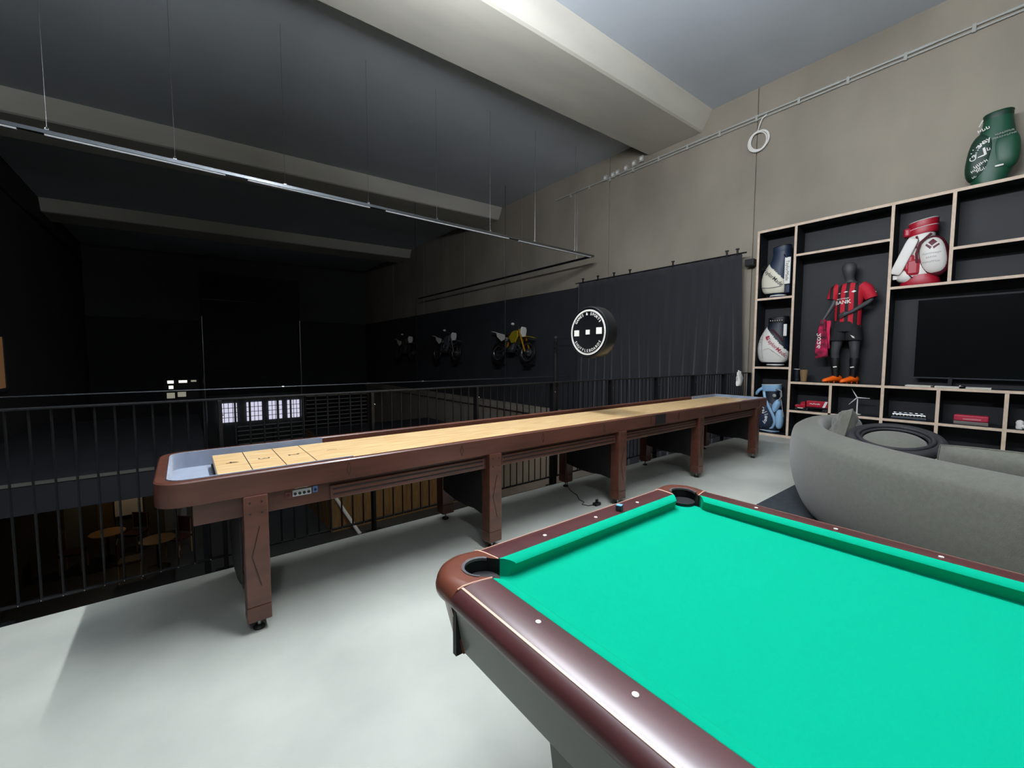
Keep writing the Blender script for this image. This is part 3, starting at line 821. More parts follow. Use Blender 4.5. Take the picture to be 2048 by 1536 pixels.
MB().tube([sf(y, z, -.16) for y, z in ((.16, .62), (.17, .5), (.17, .38), (.165, .26), (.15, .14))], .005, 6).build('seam', 'text_grey', p)
MB().tube([sf(y, z, -.16) for y, z in ((.14, .29), (.06, .32), (.0, .29), (-.08, .22), (-.14, .16))], .008, 6).build('seam', 'bag_white', p)
collar(g2, -.03, .74, .85, .12, .145, 'black', 'bright_steel', -.1)
for k in range(6): MB().ell((-.124, .06-k*.036, .79), (.006, .009, .012), 8, 5).build('stud', 'text_grey', g2)
MB().box(-.155, -.135, -.205, -.155, .52, .72).build('strap', 'white', g2, bevel=.008)
MB().prism([(-.01, .64), (.05, .66), (-.14, .44), (-.17, .45)], -.158, -.152, 'x').build('panel', 'maroon', g2)

# 3 light-blue bag standing on the bottom board
g3 = thing('golf_bag', 'navy golf bag with light blue trim and white script in the bottom left bay', 'golf bag', (8.125, 2.915, .0405))
body([(.05, 0, .0, .12, .14), (.2, 0, .01, .135, .18), (.45, 0, .0, .13, .17), (.65, 0, 0, .115, .13), (.76, 0, .0, .11, .12)], 'deep_navy', g3)
bag_base(g3, .14, 'deep_navy', 'light_blue')
p = blob((-.035, .06, .32), (.125, .175, .275), 'navy', g3, 'ball_pocket', .12)
sf = wrap(p)
arc_word('Callaway', .185, .20, .27, .95, -.55, .083, sf, .012).build('lettering', 'text_white', p)
poly_mark([(.175, .45), (.145, .465), (.105+.03, .34), (.17, .335)], sf, 'text_white', p, 'chevron')
poly_mark([(.17, .335), (.17, .37), (.06, .355), (.06, .34)], sf, 'text_white', p, 'chevron')
pts = [(-.16+.012, .075, .72), (-.175, .045, .60), (-.172, -.01, .48), (-.165, -.07, .36), (-.155, -.105, .27), (-.14, -.11, .19), (-.12, -.07, .10), (-.10, .0, .07)]
MB().tube(pts, [.022, .024, .024, .024, .024, .022, .018, .014], 8).build('trim', 'light_blue', g3, smooth=True)
MB().tube([(-.10, .225, .36), (-.10, .22, .24), (-.10, .17, .13), (-.10, .11, .08)], .011, 8).build('trim', 'light_blue', g3, smooth=True)
blob((-.06, -.155, .25), (.08, .06, .17), 'light_blue', g3, 'side_pocket', 0)
blob((-.04, -.09, .46), (.10, .06, .14), 'light_blue', g3, 'upper_pocket', .35)
collar(g3, .01, .73, .85, .12, .145, 'light_blue', 'white', -.06)
MB().tube([(-.10, .12, .775), (-.12, .165, .74), (-.11, .20, .69), (-.10, .21, .66)], [.026, .028, .026, .02], 10).build('handle', 'light_blue', g3, smooth=True)
MB().tube([(-.11, -.10, .78), (-.14, -.19, .75), (-.14, -.20, .66), (-.12, -.15, .58)], .010, 8).build('handle', 'text_grey', g3, smooth=True)
MB().ell((-.145, -.09, .66), (.012, .03, .03), 12, 8).build('badge', 'text_grey', g3, smooth=True)
MB().cyl((-.10, -.16, .72), (-.09, -.225, .30), .006, n=6).build('strut', 'text_grey', g3)
line_text('~11', .026, .03, .045, 0, lambda y, z, d=0: (-.145, y, z)).build('lettering', 'text_white', g3)
# 4 red and white bag
g4 = thing('golf_bag', 'white and red golf bag with a diamond emblem in the upper middle bay', 'golf bag', (8.125, 1.115, 2.3655))
body([(.05, 0, .02, .13, .16), (.15, 0, .02, .135, .165), (.3, 0, .02, .13, .15), (.5, 0, .01, .125, .14), (.7, 0, .01, .12, .135)], 'bag_white', g4)
MB().loft([ring(0, .0, z, rx, ry) for z, rx, ry in ((0, .14, .20), (.02, .145, .21), (.09, .14, .19), (.14, .135, .16))]).build('base', 'red', g4, smooth=True, ang=60)
collar(g4, .0, .69, .88, .125, .145, 'red', 'white', -.16, 2)
MB().box(-.10, .02, .11, .19, .68, .80).build('collar_grip', 'red', g4, bevel=.025)
rimp = blob((-.045, -.115, .37), (.105, .165, .28), 'dark_red', g4, 'pocket_trim', -.16)
p = blob((-.062, -.122, .375), (.105, .142, .255), 'bag_white', g4, 'ball_pocket', -.16)
sf = wrap(p)
poly_mark([(-.115, .50), (-.155, .555-.005), (-.195+.03, .555), (-.115, .60), (-.07, .55)][0:1]+[(-.165, .545), (-.12, .595), (-.075, .55)], sf, 'dark_red', p, 'emblem')
poly_mark([(-.115, .485), (-.06, .535), (-.05, .515), (-.10, .455)], sf, 'dark_red', p, 'emblem')
poly_mark([(-.125, .485), (-.18, .525), (-.19, .505), (-.135, .455)], sf, 'dark_red', p, 'emblem')
for tx, z, sz in (('~9', .40, .034), ('~5', .35, .036), ('~8', .29, .036)):
    line_text(tx, sz, -.12, z, .04, sf).build('lettering', 'text_grey', p)
q4 = MB().ell((0, 0, 0), (.028, .062, .25), 28, 22, Matrix.Rotation(.36, 4, 'X'), 7.).build('side_pocket', 'bag_white', g4, smooth=True, ang=80, loc=(-.145, .155, .40))
MB().box(-.15, -.06, .05, .16, .20, .42).build('front_pocket', 'red', g4, bevel=.03)
MB().box(-.155, -.08, -.01, .14, .13, .36).build('front_pouch', 'red', g4, bevel=.035)
blob((-.04, .14, .14), (.11, .10, .10), 'bag_white', g4, 'lower_pocket', .3)
MB().tube([(-.11, .10, .60), (-.125, .115, .48), (-.12, .16, .34), (-.11, .20, .20)], .028, 8).build('side_strap', 'black', g4, smooth=True)
MB().tube([(-.135, -.10, .67), (-.16, .0, .56), (-.168, .03, .42), (-.16, .02, .3)], .016, 8).build('strap', 'dark_red', g4, smooth=True)
MB().tube([(-.13, .045, .66), (-.145, .03, .6), (-.148, .05, .52), (-.15, .02, .50)], .013, 8).build('strap', 'dark_red', g4, smooth=True)
MB().tube([(-.12, .17, .30), (-.135, .13, .18), (-.145, .06, .10)], .007, 8).build('zip', 'black', g4, smooth=True)
MB().box(-.12, -.10, .22, .27, .10, .16).build('tag', 'bag_white', g4, bevel=.004)
# 5 green bag on top of the shelf
g5 = thing('golf_bag', 'dark green golf bag with white script standing on top of the shelf', 'golf bag', (8.14, .52, 3.5455))
body([(.0, 0, .02, .12, .14), (.06, 0, .02, .125, .16), (.25, 0, .0, .135, .19), (.5, 0, -.01, .13, .18), (.7, 0, -.02, .12, .14), (.8, 0, -.02, .115, .125), (.86, 0, -.02, .11, .115), (.88, 0, -.02, .09, .09)], 'green', g5)
p = blob((-.03, .10, .36), (.12, .13, .30), 'green_dark', g5, 'ball_pocket', .12)
sf = wrap(p)
arc_word('Callaway', .20, -.04, .36, 3.25, 2.0, .085, sf, .012).build('lettering', 'text_white', p)
poly_mark([(.085, .44), (.065, .45), (.045, .36), (.065, .345)], sf, 'text_white', p, 'chevron')
poly_mark([(.065, .345), (.06, .365), (.12, .345), (.12, .335)], sf, 'text_white', p, 'chevron')
for yy, zz, tx, sz, a_ in ((.09, .26, '~4', .055, .5), (.13, .20, '~3', .05, .5), (.08, .19, '~3', .05, .4), (.03, .42, '~1', .06, .2), (.14, .12, '~2', .035, .4)):
    line_text(tx, sz, yy, zz, a_, sf, .01).build('lettering', 'text_white', p)
blob((-.055, -.10, .38), (.09, .125, .24), 'green', g5, 'side_pocket', -.05)
s5 = wrap(g5.children[2])
line_text('~8', .032, -.09, .60-.03, .06, lambda y, z, d=0: (-.155, y, z)).build('lettering', 'text_grey', g5)
line_text('~10', .032, -.09, .56-.03, .06, lambda y, z, d=0: (-.155, y, z)).build('lettering', 'text_grey', g5)
MB().box(-.15, -.135, -.10, -.03, .175, .195).build('clasp', 'text_white', g5, bevel=.003)
MB().tube([(-.125, .13, .72), (-.13, .10, .79)], .007, 6).build('pull', 'text_white', g5)
line_text('~3', .06, .085, .68, .3, lambda y, z, d=0: (-.13, y, z)).build('lettering', 'text_white', g5)
collar(g5, -.02, .78, .87, .112, .122, 'green_dark', 'green', -.05)

# ------------------------------------------------------------------ mannequin
mq = thing('mannequin', 'dark grey mannequin in red and black striped jersey, black shorts and orange boots', 'mannequin', (8.12, 1.89, .9605))
# skeleton: x toward the viewer is negative, +y is the viewer's left
J = {}; E_ = []; Rr = []
def jt(n, x, y, z, r, pa=None, r2=None):
    J[n] = len(Rr); Rr.append(((x, y, z), r, r2 or r))
    if pa: E_.append((J[pa], J[n]))
jt('pelvis', 0, .02, .93, .13, None, .10)
jt('waist', 0, .015, 1.10, .115, 'pelvis', .09); jt('chest', -.01, .0, 1.33, .145, 'waist', .10); jt('upper', 0, -.01, 1.48, .11, 'chest', .08)
jt('neck', 0, -.01, 1.56, .052, 'upper'); jt('chin', -.03, .01, 1.635, .058, 'neck', .062); jt('jaw', -.035, .015, 1.70, .082, 'chin', .088); jt('skull', -.025, .018, 1.775, .094, 'jaw', .105); jt('crown', -.015, .015, 1.83, .078, 'skull', .088); jt('top', -.01, .013, 1.862, .04, 'crown')
jt('shl', 0, .15, 1.49, .06, 'upper'); jt('ell', -.02, .19, 1.245, .042, 'shl'); jt('wrl', -.07, .27, 1.06, .028, 'ell'); jt('hdl', -.085, .32, .965, .034, 'wrl', .02)
jt('shr', 0, -.17, 1.47, .06, 'upper'); jt('elr', .0, -.27, 1.26, .042, 'shr'); jt('wrr', -.13, -.06, 1.09, .028, 'elr'); jt('hdr', -.15, .0, 1.06, .034, 'wrr', .02)
for i, (dx, dy, dz) in enumerate(((-.02, .035, -.06), (.0, .045, -.065), (.02, .045, -.06), (.035, .035, -.05))):
    jt('fl%d' % i, -.085+dx*.6, .32+dy*.5, .965+dz*.6, .011, 'hdl'); jt('fl%da' % i, -.085+dx, .32+dy*.6, .965+dz*1.5, .009, 'fl%d' % i)
jt('tl', -.11, .30, .95, .012, 'hdl'); jt('tla', -.115, .30, .92, .010, 'tl')
for i, (dy, dz) in enumerate(((.05, .02), (.06, .0), (.06, -.02), (.05, -.04))):
    jt('fr%d' % i, -.155, .0+dy*.7, 1.06+dz*.8, .011, 'hdr'); jt('fr%da' % i, -.15, .0+dy*1.5, 1.05+dz*1.2, .009, 'fr%d' % i)
jt('tr', -.15, .02, 1.09, .012, 'hdr'); jt('tra', -.145, .045, 1.10, .010, 'tr')
for s_, n, ya, yk, yf in ((1, 'a', .10, .145, .13), (-1, 'b', -.08, -.10, -.085)):
    jt('hip'+n, 0, ya, .85, .105, 'pelvis'); jt('knee'+n, -.02, yk, .50, .062, 'hip'+n); jt('calf'+n, .01, yk, .36, .056, 'knee'+n); jt('ank'+n, .02, yf, .08, .036, 'calf'+n)
    jt('toe'+n, -.10, yf+.06, .035, .032, 'ank'+n)
me = bpy.data.meshes.new('figure'); me.from_pydata([r[0] for r in Rr], E_, []); me.materials.append(MATS['mannequin_grey'])
fg = bpy.data.objects.new('figure', me); COL.objects.link(fg); fg.parent = mq
sk = fg.modifiers.new('skin', 'SKIN'); sk.use_smooth_shade = True
if not me.skin_vertices: 
    bmx = bmesh.new(); bmx.from_mesh(me); bmx.verts.layers.skin.verify(); bmx.to_mesh(me); bmx.free()
for i, v in enumerate(me.skin_vertices[0].data):
    v.radius = (Rr[i][1], Rr[i][2]); v.use_root = (i == 0)
ss = fg.modifiers.new('sub', 'SUBSURF'); ss.levels = 2; ss.render_levels = 2
# striped jersey
def stripes(name, c1, c2, period, axis=1):
    m = bpy.data.materials.new(name); m.use_nodes = True; nt = m.node_tree; b = nt.nodes['Principled BSDF']
    tc = nt.nodes.new('ShaderNodeTexCoord'); sx_ = nt.nodes.new('ShaderNodeSeparateXYZ'); nt.links.new(tc.outputs['Object'], sx_.inputs[0])
    mu = nt.nodes.new('ShaderNodeMath'); mu.operation = 'MULTIPLY'; mu.inputs[1].default_value = 1/period; nt.links.new(sx_.outputs[axis], mu.inputs[0])
    ad = nt.nodes.new('ShaderNodeMath'); ad.operation = 'ADD'; ad.inputs[1].default_value = 10.2; nt.links.new(mu.outputs[0], ad.inputs[0])
    fr = nt.nodes.new('ShaderNodeMath'); fr.operation = 'FRACT'; nt.links.new(ad.outputs[0], fr.inputs[0])
    gt = nt.nodes.new('ShaderNodeMath'); gt.operation = 'GREATER_THAN'; gt.inputs[1].default_value = .45; nt.links.new(fr.outputs[0], gt.inputs[0])
    mx = nt.nodes.new('ShaderNodeMix'); mx.data_type = 'RGBA'; nt.links.new(gt.outputs[0], mx.inputs[0])
    mx.inputs[6].default_value = hx(c2); mx.inputs[7].default_value = hx(c1); nt.links.new(mx.outputs[2], b.inputs['Base Color'])
    b.inputs['Roughness'].default_value = .75; MATS[name] = m; return m
stripes('jersey', '#c0142c', '#1c1014', .104)
spec = [(1.545, 0, -.005, .065, .07), (1.525, 0, -.005, .085, .12), (1.47, 0, -.01, .105, .175), (1.38, -.01, -.005, .125, .178), (1.25, -.01, -.0, .125, .17), (1.1, -.01, .01, .12, .165), (.95, -.005, .01, .125, .165)]
rr_ = smoothrings(spec, 5)
rings = []
for z, cx, cy, rx, ry in rr_:
    rg = []
    for j in range(40):
        a = 2*PI*j/40
        k = 1+.02*math.sin(9*a+z*20)*(1.55-z)*1.6
        x, y = cx+rx*k*math.cos(a), cy+ry*k*math.sin(a)
        dr = max(0, min(1, (-.06-y)/.09)); zz = z-.24*dr*max(0, (1.2-z)/.25) if z < 1.2 else z
        rg.append((x, y, zz))
    rings.append(rg)
js = MB().loft(rings, False).build('jersey', 'jersey', mq, smooth=True, ang=80)
MB().tube([(0, .12, 1.49), (-.005, .175, 1.45), (-.015, .205, 1.36), (-.018, .215, 1.31)], [.085, .088, .078, .072], 16).build('sleeve', 'jersey', js, smooth=True)
MB().tube([(0, -.13, 1.48), (0, -.195, 1.43), (.0, -.245, 1.33), (.0, -.262, 1.285)], [.085, .088, .080, .075], 16).build('sleeve', mat('jersey_red', '#c0142c', .75), js, smooth=True)
MB().torus((0, -.006, 1.545), .066, .008, 'z', 24, 6).build('neckband', 'black', js, smooth=True)
sf = wrap(js, .006)
line_text('BANK', .078, .055, 1.245, .05, sf, .02).build('lettering', 'text_white', js)
line_text('~9', .030, .055, 1.30, .05, sf, .01).build('lettering', 'text_white', js)
for (yy, zz, wd, hh) in ((.105, 1.385, .04, .016), (.02, 1.40, .065, .02), (-.075, 1.40, .06, .035)):
    poly_mark([(yy+wd/2, zz-hh*.2), (yy+.0, zz-hh/2), (yy-wd/2, zz), (yy-.0, zz+hh/2)], sf, 'text_white', js, 'badge')
MB().box(-.02, .02, -.312, -.300, 1.36, 1.385).build('sleeve_badge', 'text_white', js)
# shorts, socks, boots
mat('shorts_black', '#151618', .8)
sho = MB()
sho.loft([ring(0, .02, z, rx, ry, 24) for z, rx, ry in ((.99, .115, .15), (.9, .13, .17), (.80, .135, .185))], True)
for yc, yb in ((.11, .125), (-.075, -.09)):
    sho.loft([ring(-.005, y, z, rx, ry, 24) for z, y, rx, ry in ((.86, yc, .115, .095), (.75, yc, .118, .105), (.665, yb, .112, .108))], True)
so = sho.build('shorts', 'shorts_black', mq, smooth=True, ang=70)
poly_mark([(-.115, .715), (-.06, .745), (-.09, .70), (-.12, .69), (-.10, .725)], lambda y, z, d=0: (-.130, y, z), 'text_white', so, 'logo')
for s_, yk, yf in ((1, .145, .13), (-1, -.10, -.085)):
    so_ = MB().tube([(.012, yk, .395), (.012, yk, .34), (.015, (yk+yf)/2, .2), (.02, yf, .09)], [.064, .066, .050, .044], 16).build('sock', 'black', mq, smooth=True)
    poly_mark([(yf+.025, .255), (yf-.02, .265), (yf-.03, .25), (yf+.02, .24)], lambda y, z, d=0: (-.048, y, z), 'text_white', so_, 'logo')
    dirv = Vector((-.83, .56 if s_ > 0 else .45, 0)).normalized(); per = Vector((-dirv.y, dirv.x, 0))
    rg = []
    for t, wd, ht in ((-.09, .02, .06), (-.08, .038, .10), (-.03, .045, .115), (.03, .048, .105), (.09, .052, .082), (.15, .05, .064), (.195, .036, .048), (.212, .016, .034)):
        c0 = Vector((.02, yf, .012)) + dirv*t
        r_ = []
        for j in range(14):
            a = 2*PI*j/14
            r_.append(tuple(c0 + per*(wd*math.cos(a)) + Vector((0, 0, ht/2+ht/2*math.sin(a)))))
        rg.append(r_)
    bt = MB().loft(rg).build('boot', 'orange', mq, smooth=True, ang=70)
    for t, u in ((-.06, .02), (-.06, -.02), (.05, .03), (.05, -.03), (.13, .025), (.13, -.025)):
        c0 = Vector((.02, yf, 0)) + dirv*t + per*u
        MB().cyl((c0.x, c0.y, 0), (c0.x, c0.y, .03), .006, .009, n=8).build('stud', 'orange', bt)
# scarf held in the mannequin's hand
sc = thing('scarf', 'folded pink and maroon scarf with white 2026 hanging from the mannequin hand', 'scarf', (8.02, 2.185, 1.36))
rows = []
for i in range(21):
    t = i/20; z = .60*(1-t); row = []
    for j in range(9):
        s_ = j/8-.5; wd = .055+.10*min(1, t*1.6)
        row.append((-.01+.014*math.sin(9*s_+6*t)+.01*math.sin(14*t), s_*wd*1.05+.01*math.sin(3*t), z-.03*s_*t))
    rows.append(row)
cl = MB().grid(rows).build('cloth', mat('scarf_cloth', '#2a0f1a', .9, col2='#c01d50', vscale=11, detail=1), sc, smooth=True, solid=.012, ang=80)
sfs = wrap(cl, .009)
put_text(MB(), '2026', .125, lambda u, v: (lambda q: (q[0], q[1], q[2]))(sfs(.042+v*.62, .265-u*1.0, -.04)), .015).build('lettering', 'text_white', sc)
rows2 = [[(r[0][0]+.03, -.045+.09*(j/4-.5), r[0][2]*.75+.13) for j in range(5)] for r in rows]
MB().grid(rows2).build('back_fold', 'pink', sc, smooth=True, solid=.010, ang=80)

# ------------------------------------------------------------------ small things on the shelves
cup = thing('paper_cup', 'small tan cup standing on the shelf beside the mannequin', 'cup', (8.06, 2.428, .9605))
MB().lathe([(.038, 0), (.042, .01), (.058, .19), (.060, .195), (.054, .195), (.052, .18)], 20).build('body', mat('cup_tan', '#8f7350', .7), cup, smooth=True)
gls = thing('glass_mug', 'clear glass with a pale rim standing left of the tan cup', 'glass', (8.08, 2.536, .9605))
mat('clear_glass', '#20242a', .1, spec=.8)
MB().lathe([(.035, 0), (.038, .01), (.04, .20), (.036, .20), (.034, .02)], 20).build('body', 'clear_glass', gls, smooth=True)
MB().torus((0, 0, .203), .039, .004, 'z', 24, 6).build('rim', 'white', gls, smooth=True)

tk = thing('toy_truck', 'red model lorry with red trailer on the lower shelf', 'model truck', (8.10, 2.315, .4855))
tr = MB().box(-.05, .05, -.235, .055, .065, .165).build('trailer', 'red', tk, bevel=.006)
put_text(MB(), '~6', .040, lambda u, v: (-.0512, -.065-u, .12+v)).build('lettering', 'text_white', tr)
poly_mark([(-.235, .165), (-.20, .165), (-.165, .067), (-.20, .067)], lambda y, z, d=0: (-.0512, y, z), 'text_white', tr, 'flash')
MB().box(-.035, .035, -.23, .05, .045, .064).build('trailer_chassis', 'black', tk)
cab = MB().loft([[(x, y, z) for x, y in ((-.042, .075), (.042, .075), (.042, .15), (-.042, .15))] for z in (.04, .10)]).build('cab', 'red', tk, bevel=.006)
MB().loft([[(x, y, z) for x, y in ((-.040, .078), (.040, .078), (.040, b), (-.040, b))] for z, b in ((.101, .148), (.14, .125))]).build('cab_roof', 'red', cab, bevel=.006)
MB().box(-.036, .036, .152, .225, .04, .085).build('bonnet', 'red', cab, bevel=.010)
MB().box(-.034, .034, .127, .14, .105, .128).build('windscreen', 'black', cab)
MB().box(-.046, -.030, .075, .19, .028, .040).build('step', 'white', cab)
for y in (.20, .085, .05, -.185, -.215):
    for x in (-.042, .042):
        wv = MB().cyl((x-.011, y, .022), (x+.011, y, .022), .022, n=14).build('wheel', 'black', tk, smooth=True)
        MB().cyl((x-.0125, y, .022), (x+.0125, y, .022), .012, n=12).build('hub', 'bright_steel', wv)

wt = thing('wind_turbine_model', 'white model wind turbine with three blades on the lower shelf', 'model', (8.12, 1.725, .4855))
MB().lathe([(.05, 0), (.05, .008), (.03, .012)], 20).build('base', 'white', wt, smooth=True)
MB().cyl((0, 0, .01), (0, 0, .255), .011, .007, n=12).build('tower', 'white', wt, smooth=True)
hb_ = MB().ell((-.01, 0, .262), (.022, .012, .012), 12, 8).build('hub', 'white', wt, smooth=True)
for a in (-.02, 2.07, 4.0):
    dy, dz = -math.cos(a), math.sin(a)
    MB().tube([(-.025, 0, .262), (-.025, dy*.03, .262+dz*.03), (-.025, dy*.15, .262+dz*.15)], [.004, .009, .003], 6).build('blade', 'white', hb_, smooth=True)

sv = thing('silver_model', 'low silver and black model block on the lower shelf', 'model', (8.08, 1.13, .4855))
MB().box(-.06, .06, -.185, .185, 0, .03).build('plinth', mat('silver_dark', '#3a4048', .35, .6), sv, bevel=.006)
MB().box(-.05, .05, -.18, .18, .031, .075).build('body', 'bright_steel', sv, bevel=.012)
for k in range(9): MB().box(-.0535, -.049, -.16+k*.036, -.137+k*.036, .036, .066).build('insert', 'black', sv, bevel=.003)
MB().box(-.045, .045, -.17, .17, .076, .085).build('cover', 'silver_dark', sv, bevel=.003)
for k in range(6): MB().box(-.048, -.02, -.15+k*.055, -.115+k*.055, .0855, .096).build('cap', 'bright_steel', sv, bevel=.004)

rb = thing('red_case', 'red flat case lying on a grey block on the lower shelf', 'box', (8.08, .535, .4855))
MB().box(-.07, .07, -.155, .155, .045, .125).build('case', mat('case_red', '#b02840', .5), rb, bevel=.016, seg=3)
MB().box(-.065, .065, -.155, .155, 0, .044).build('block', mat('case_grey', '#6d6a62', .5), rb, bevel=.006)
MB().box(-.0725, -.069, -.09, .07, .065, .085).build('stripe', mat('case_pale', '#c07078', .5), rb)

mg = thing('patterned_box', 'magenta patterned box in the bottom right bay', 'box', (8.08, .04, .0405))
MB().box(-.08, .08, -.16, .16, 0, .115).build('carton', mat('magenta_print', '#9b2d5c', .6, col2='#d78aa8', vscale=26, detail=2), mg, bevel=.004)
MB().box(-.082, .082, -.162, .162, .1155, .13).build('lid', 'magenta_print', mg, bevel=.004)
wb = thing('white_figure', 'small white rounded ornament on the lower right shelf', 'ornament', (8.08, .13, .4855))
MB().lathe([(.03, 0), (.035, .02), (.03, .05), (.036, .075), (.026, .10), (.008, .11)], 18).build('body', 'white', wb, smooth=True)
MB().ell((-.02, -.05, .03), (.03, .04, .028), 14, 8).build('tail', 'white', wb, smooth=True)
for k, (yc, wd, lb) in enumerate(((1.045, .13, 'white booklet at the left end of the television shelf'), (.77, .115, 'white booklet in the middle of the television shelf'), (.49, .11, 'white booklet at the right of the television shelf'))):
    bk = thing('booklet', lb, 'booklet', (8.045, yc, .9605), .03*(k-1), group='booklets on the television shelf')
    MB().box(-.085, .085, -wd, wd, 0, .003).build('cover', 'white', bk)
    MB().box(-.083, .083, -wd+.002, wd-.002, .0031, .014).build('pages', 'cream', bk)
    MB().box(-.085, .085, -wd, wd, .0141, .017).build('cover', 'white', bk)
wc = thing('webcam_ball', 'small black gadget with a white dot between the booklets', 'gadget', (8.05, .635, .9605))
MB().ell((0, 0, .02), (.025, .03, .02), 14, 8).build('body', 'black', wc, smooth=True)
MB().ell((-.018, .018, .028), (.010, .010, .010), 10, 6).build('lens', 'white', wc, smooth=True)

# ------------------------------------------------------------------ rug, sofa, chair, cushions
rg = tag(MB().box(2.95, 7.0, -2.6, 1.56, 0, .010).build('rug', 'rug_dark', bevel=.004), 'dark charcoal rug under the curved grey sofa', 'rug')
def catmull(P, k=8):
    out = []
    n = len(P)
    for i in range(n-1):
        p0, p1, p2, p3 = [Vector(P[x]) for x in (max(0, i-1), i, i+1, min(n-1, i+2))]
        for j in range(k):
            t = j/k; out.append(.5*((2*p1)+(-p0+p2)*t+(2*p0-5*p1+4*p2-p3)*t*t+(-p0+3*p1-3*p2+p3)*t**3))
    out.append(Vector(P[-1])); return out
sofa = thing('curved_sofa', 'large curved grey fabric sofa seen from behind, beyond the billiard table', 'sofa', (0, 0, .0105))
CV = [(5.40, 1.06), (5.20, 1.23), (4.90, 1.30), (4.5, 1.21), (4.08, 1.03), (3.74, .76), (3.48, .46), (3.30, .15), (3.17, -.2), (3.10, -.6), (3.10, -1.1), (3.2, -1.6), (3.45, -2.0)]
C2 = catmull(CV, 6)
def normals(C):
    N = []
    for i in range(len(C)):
        d = (C[min(i+1, len(C)-1)]-C[max(i-1, 0)]).normalized(); N.append(Vector((d.y, -d.x)))   # outward (to the camera side)
    return N
NN = normals(C2)
if NN[len(NN)//2].dot(Vector((-1, 0))) < 0: NN = [-n for n in NN]
PROF = [(-.07, .30), (-.06, .45), (-.05, .62), (-.03, .73), (.01, .768), (.06, .772), (.13, .748), (.185, .705), (.20, .69), (.213, .64), (.225, .52), (.22, .40), (.195, .26), (.15, .13), (.10, .05), (.06, .02), (-.05, .02)]
rings = []
nC = len(C2)
for i, (c, n) in enumerate(zip(C2, NN)):
    e = min(i, nC-1-i); sc_ = 1.
    if e < 5: sc_ = math.sqrt(max(0., 1-((5-e)/5.2)**2))
    hs = .55+.45*sc_
    mx_ = sum(d for d, z in PROF)/len(PROF)
    rings.append([(c.x+n.x*(mx_+(d-mx_)*sc_), c.y+n.y*(mx_+(d-mx_)*sc_), .38+(z-.38)*hs) for d, z in PROF])
MB().loft(rings).build('backrest', 'sofa_fabric', sofa, smooth=True, ang=80, sub=1)
# seam near the left end
i = 11; c, n = C2[i], NN[i]
MB().tube([(c.x+n.x*(d+.002), c.y+n.y*(d+.002), z) for d, z in PROF[7:15]], .004, 6).build('seam', mat('seam_dark', '#4a4b44', .95), sofa, smooth=True)
# seat
inner = [c - n*.05 for c, n in zip(C2[8:-6], NN[8:-6])]; front = [c - n*.95 for c, n in zip(C2[8:-6], NN[8:-6])]
rings = [[(a.x, a.y, .06), (a.x, a.y, .40), ((a.x+b.x)/2, (a.y+b.y)/2, .43), (b.x, b.y, .40), (b.x, b.y, .06)] for a, b in zip(inner, front)]
MB().loft(rings).build('seat', 'sofa_fabric', sofa, smooth=True, ang=50, bevel=.03)
def pillow(name, label, loc, rot, dims, m_='sofa_fabric', wr=0.):
    t = thing(name, label, 'cushion', loc); t.rotation_euler = rot
    rows = []
    a, b, c = dims; N = 14; mb = MB()
    for sgn in (1, -1):
        rows = []
        for i in range(N+1):
            r_ = []
            for j in range(N+1):
                u, v = i/N*2-1, j/N*2-1
                k = max(0, (1-u**4)*(1-v**4))**.5
                pin = 1-.06*(u*u*v*v)
                wob = wr*math.sin(11*u+3*v)*math.sin(5*v-2*u)*k
                r_.append((a*u*pin, sgn*b*k+wob, c*v*pin))
            rows.append(r_)
        mb.grid(rows, sgn < 0)
    mb.build('cover', m_, t, smooth=True, ang=85)
    edge = [(a*u*(1-.06*u*u*v*v), 0, c*v*(1-.06*u*u*v*v)) for u, v in [(-1+2*k/10, -1) for k in range(10)] + [(1, -1+2*k/10) for k in range(10)] + [(1-2*k/10, 1) for k in range(10)] + [(-1, 1-2*k/10) for k in range(10)]]
    MB().tube(edge, .006, 5, closed=True).build('piping', m_, t, smooth=True)
    return t
pillow('scatter_cushion', 'crumpled grey cushion leaning at the left end of the curved sofa', (4.82, 1.13, .665), (.25, .25, -1.15+PI/2), (.19, .07, .21), wr=.02)
pillow('back_cushion', 'long grey back cushion at the right of the curved sofa', (3.47, .02, .67), (.12, -.04, 1.22+PI), (.36, .08, .19))
# round cushion with a black rolled rim, lying on the sofa
lc = thing('round_cushion', 'round grey cushion with a thick black rolled rim lying on the curved sofa', 'cushion', (4.58, .72, .0))
tiltM = Matrix.Translation((0, 0, .675)) @ Matrix.Rotation(-.26, 4, 'Y') @ Matrix.Rotation(.05, 4, 'X')
mat('chair_rim', '#1d1e22', .7)
for R_, r_, dz in ((.275, .040, .0), (.232, .016, .03), (.213, .013, .012)):
    mb = MB().torus((0, 0, dz), R_, r_, 'z', 48, 10); mb.xf(tiltM); mb.build('rim', 'chair_rim', lc, smooth=True)
mb = MB().lathe([(.27, -.02), (.25, -.08), (.18, -.12), (.02, -.13)], 36); mb.xf(tiltM); mb.build('shell', 'chair_rim', lc, smooth=True)
mb = MB().ell((-.02, 0, -.005), (.20, .20, .055), 36, 14); mb.xf(tiltM); mb.build('pad', 'sofa_fabric', lc, smooth=True)
MB().lathe([(.12, .4435), (.13, .455), (.11, .56)], 24).build('support', 'chair_rim', lc, smooth=True)

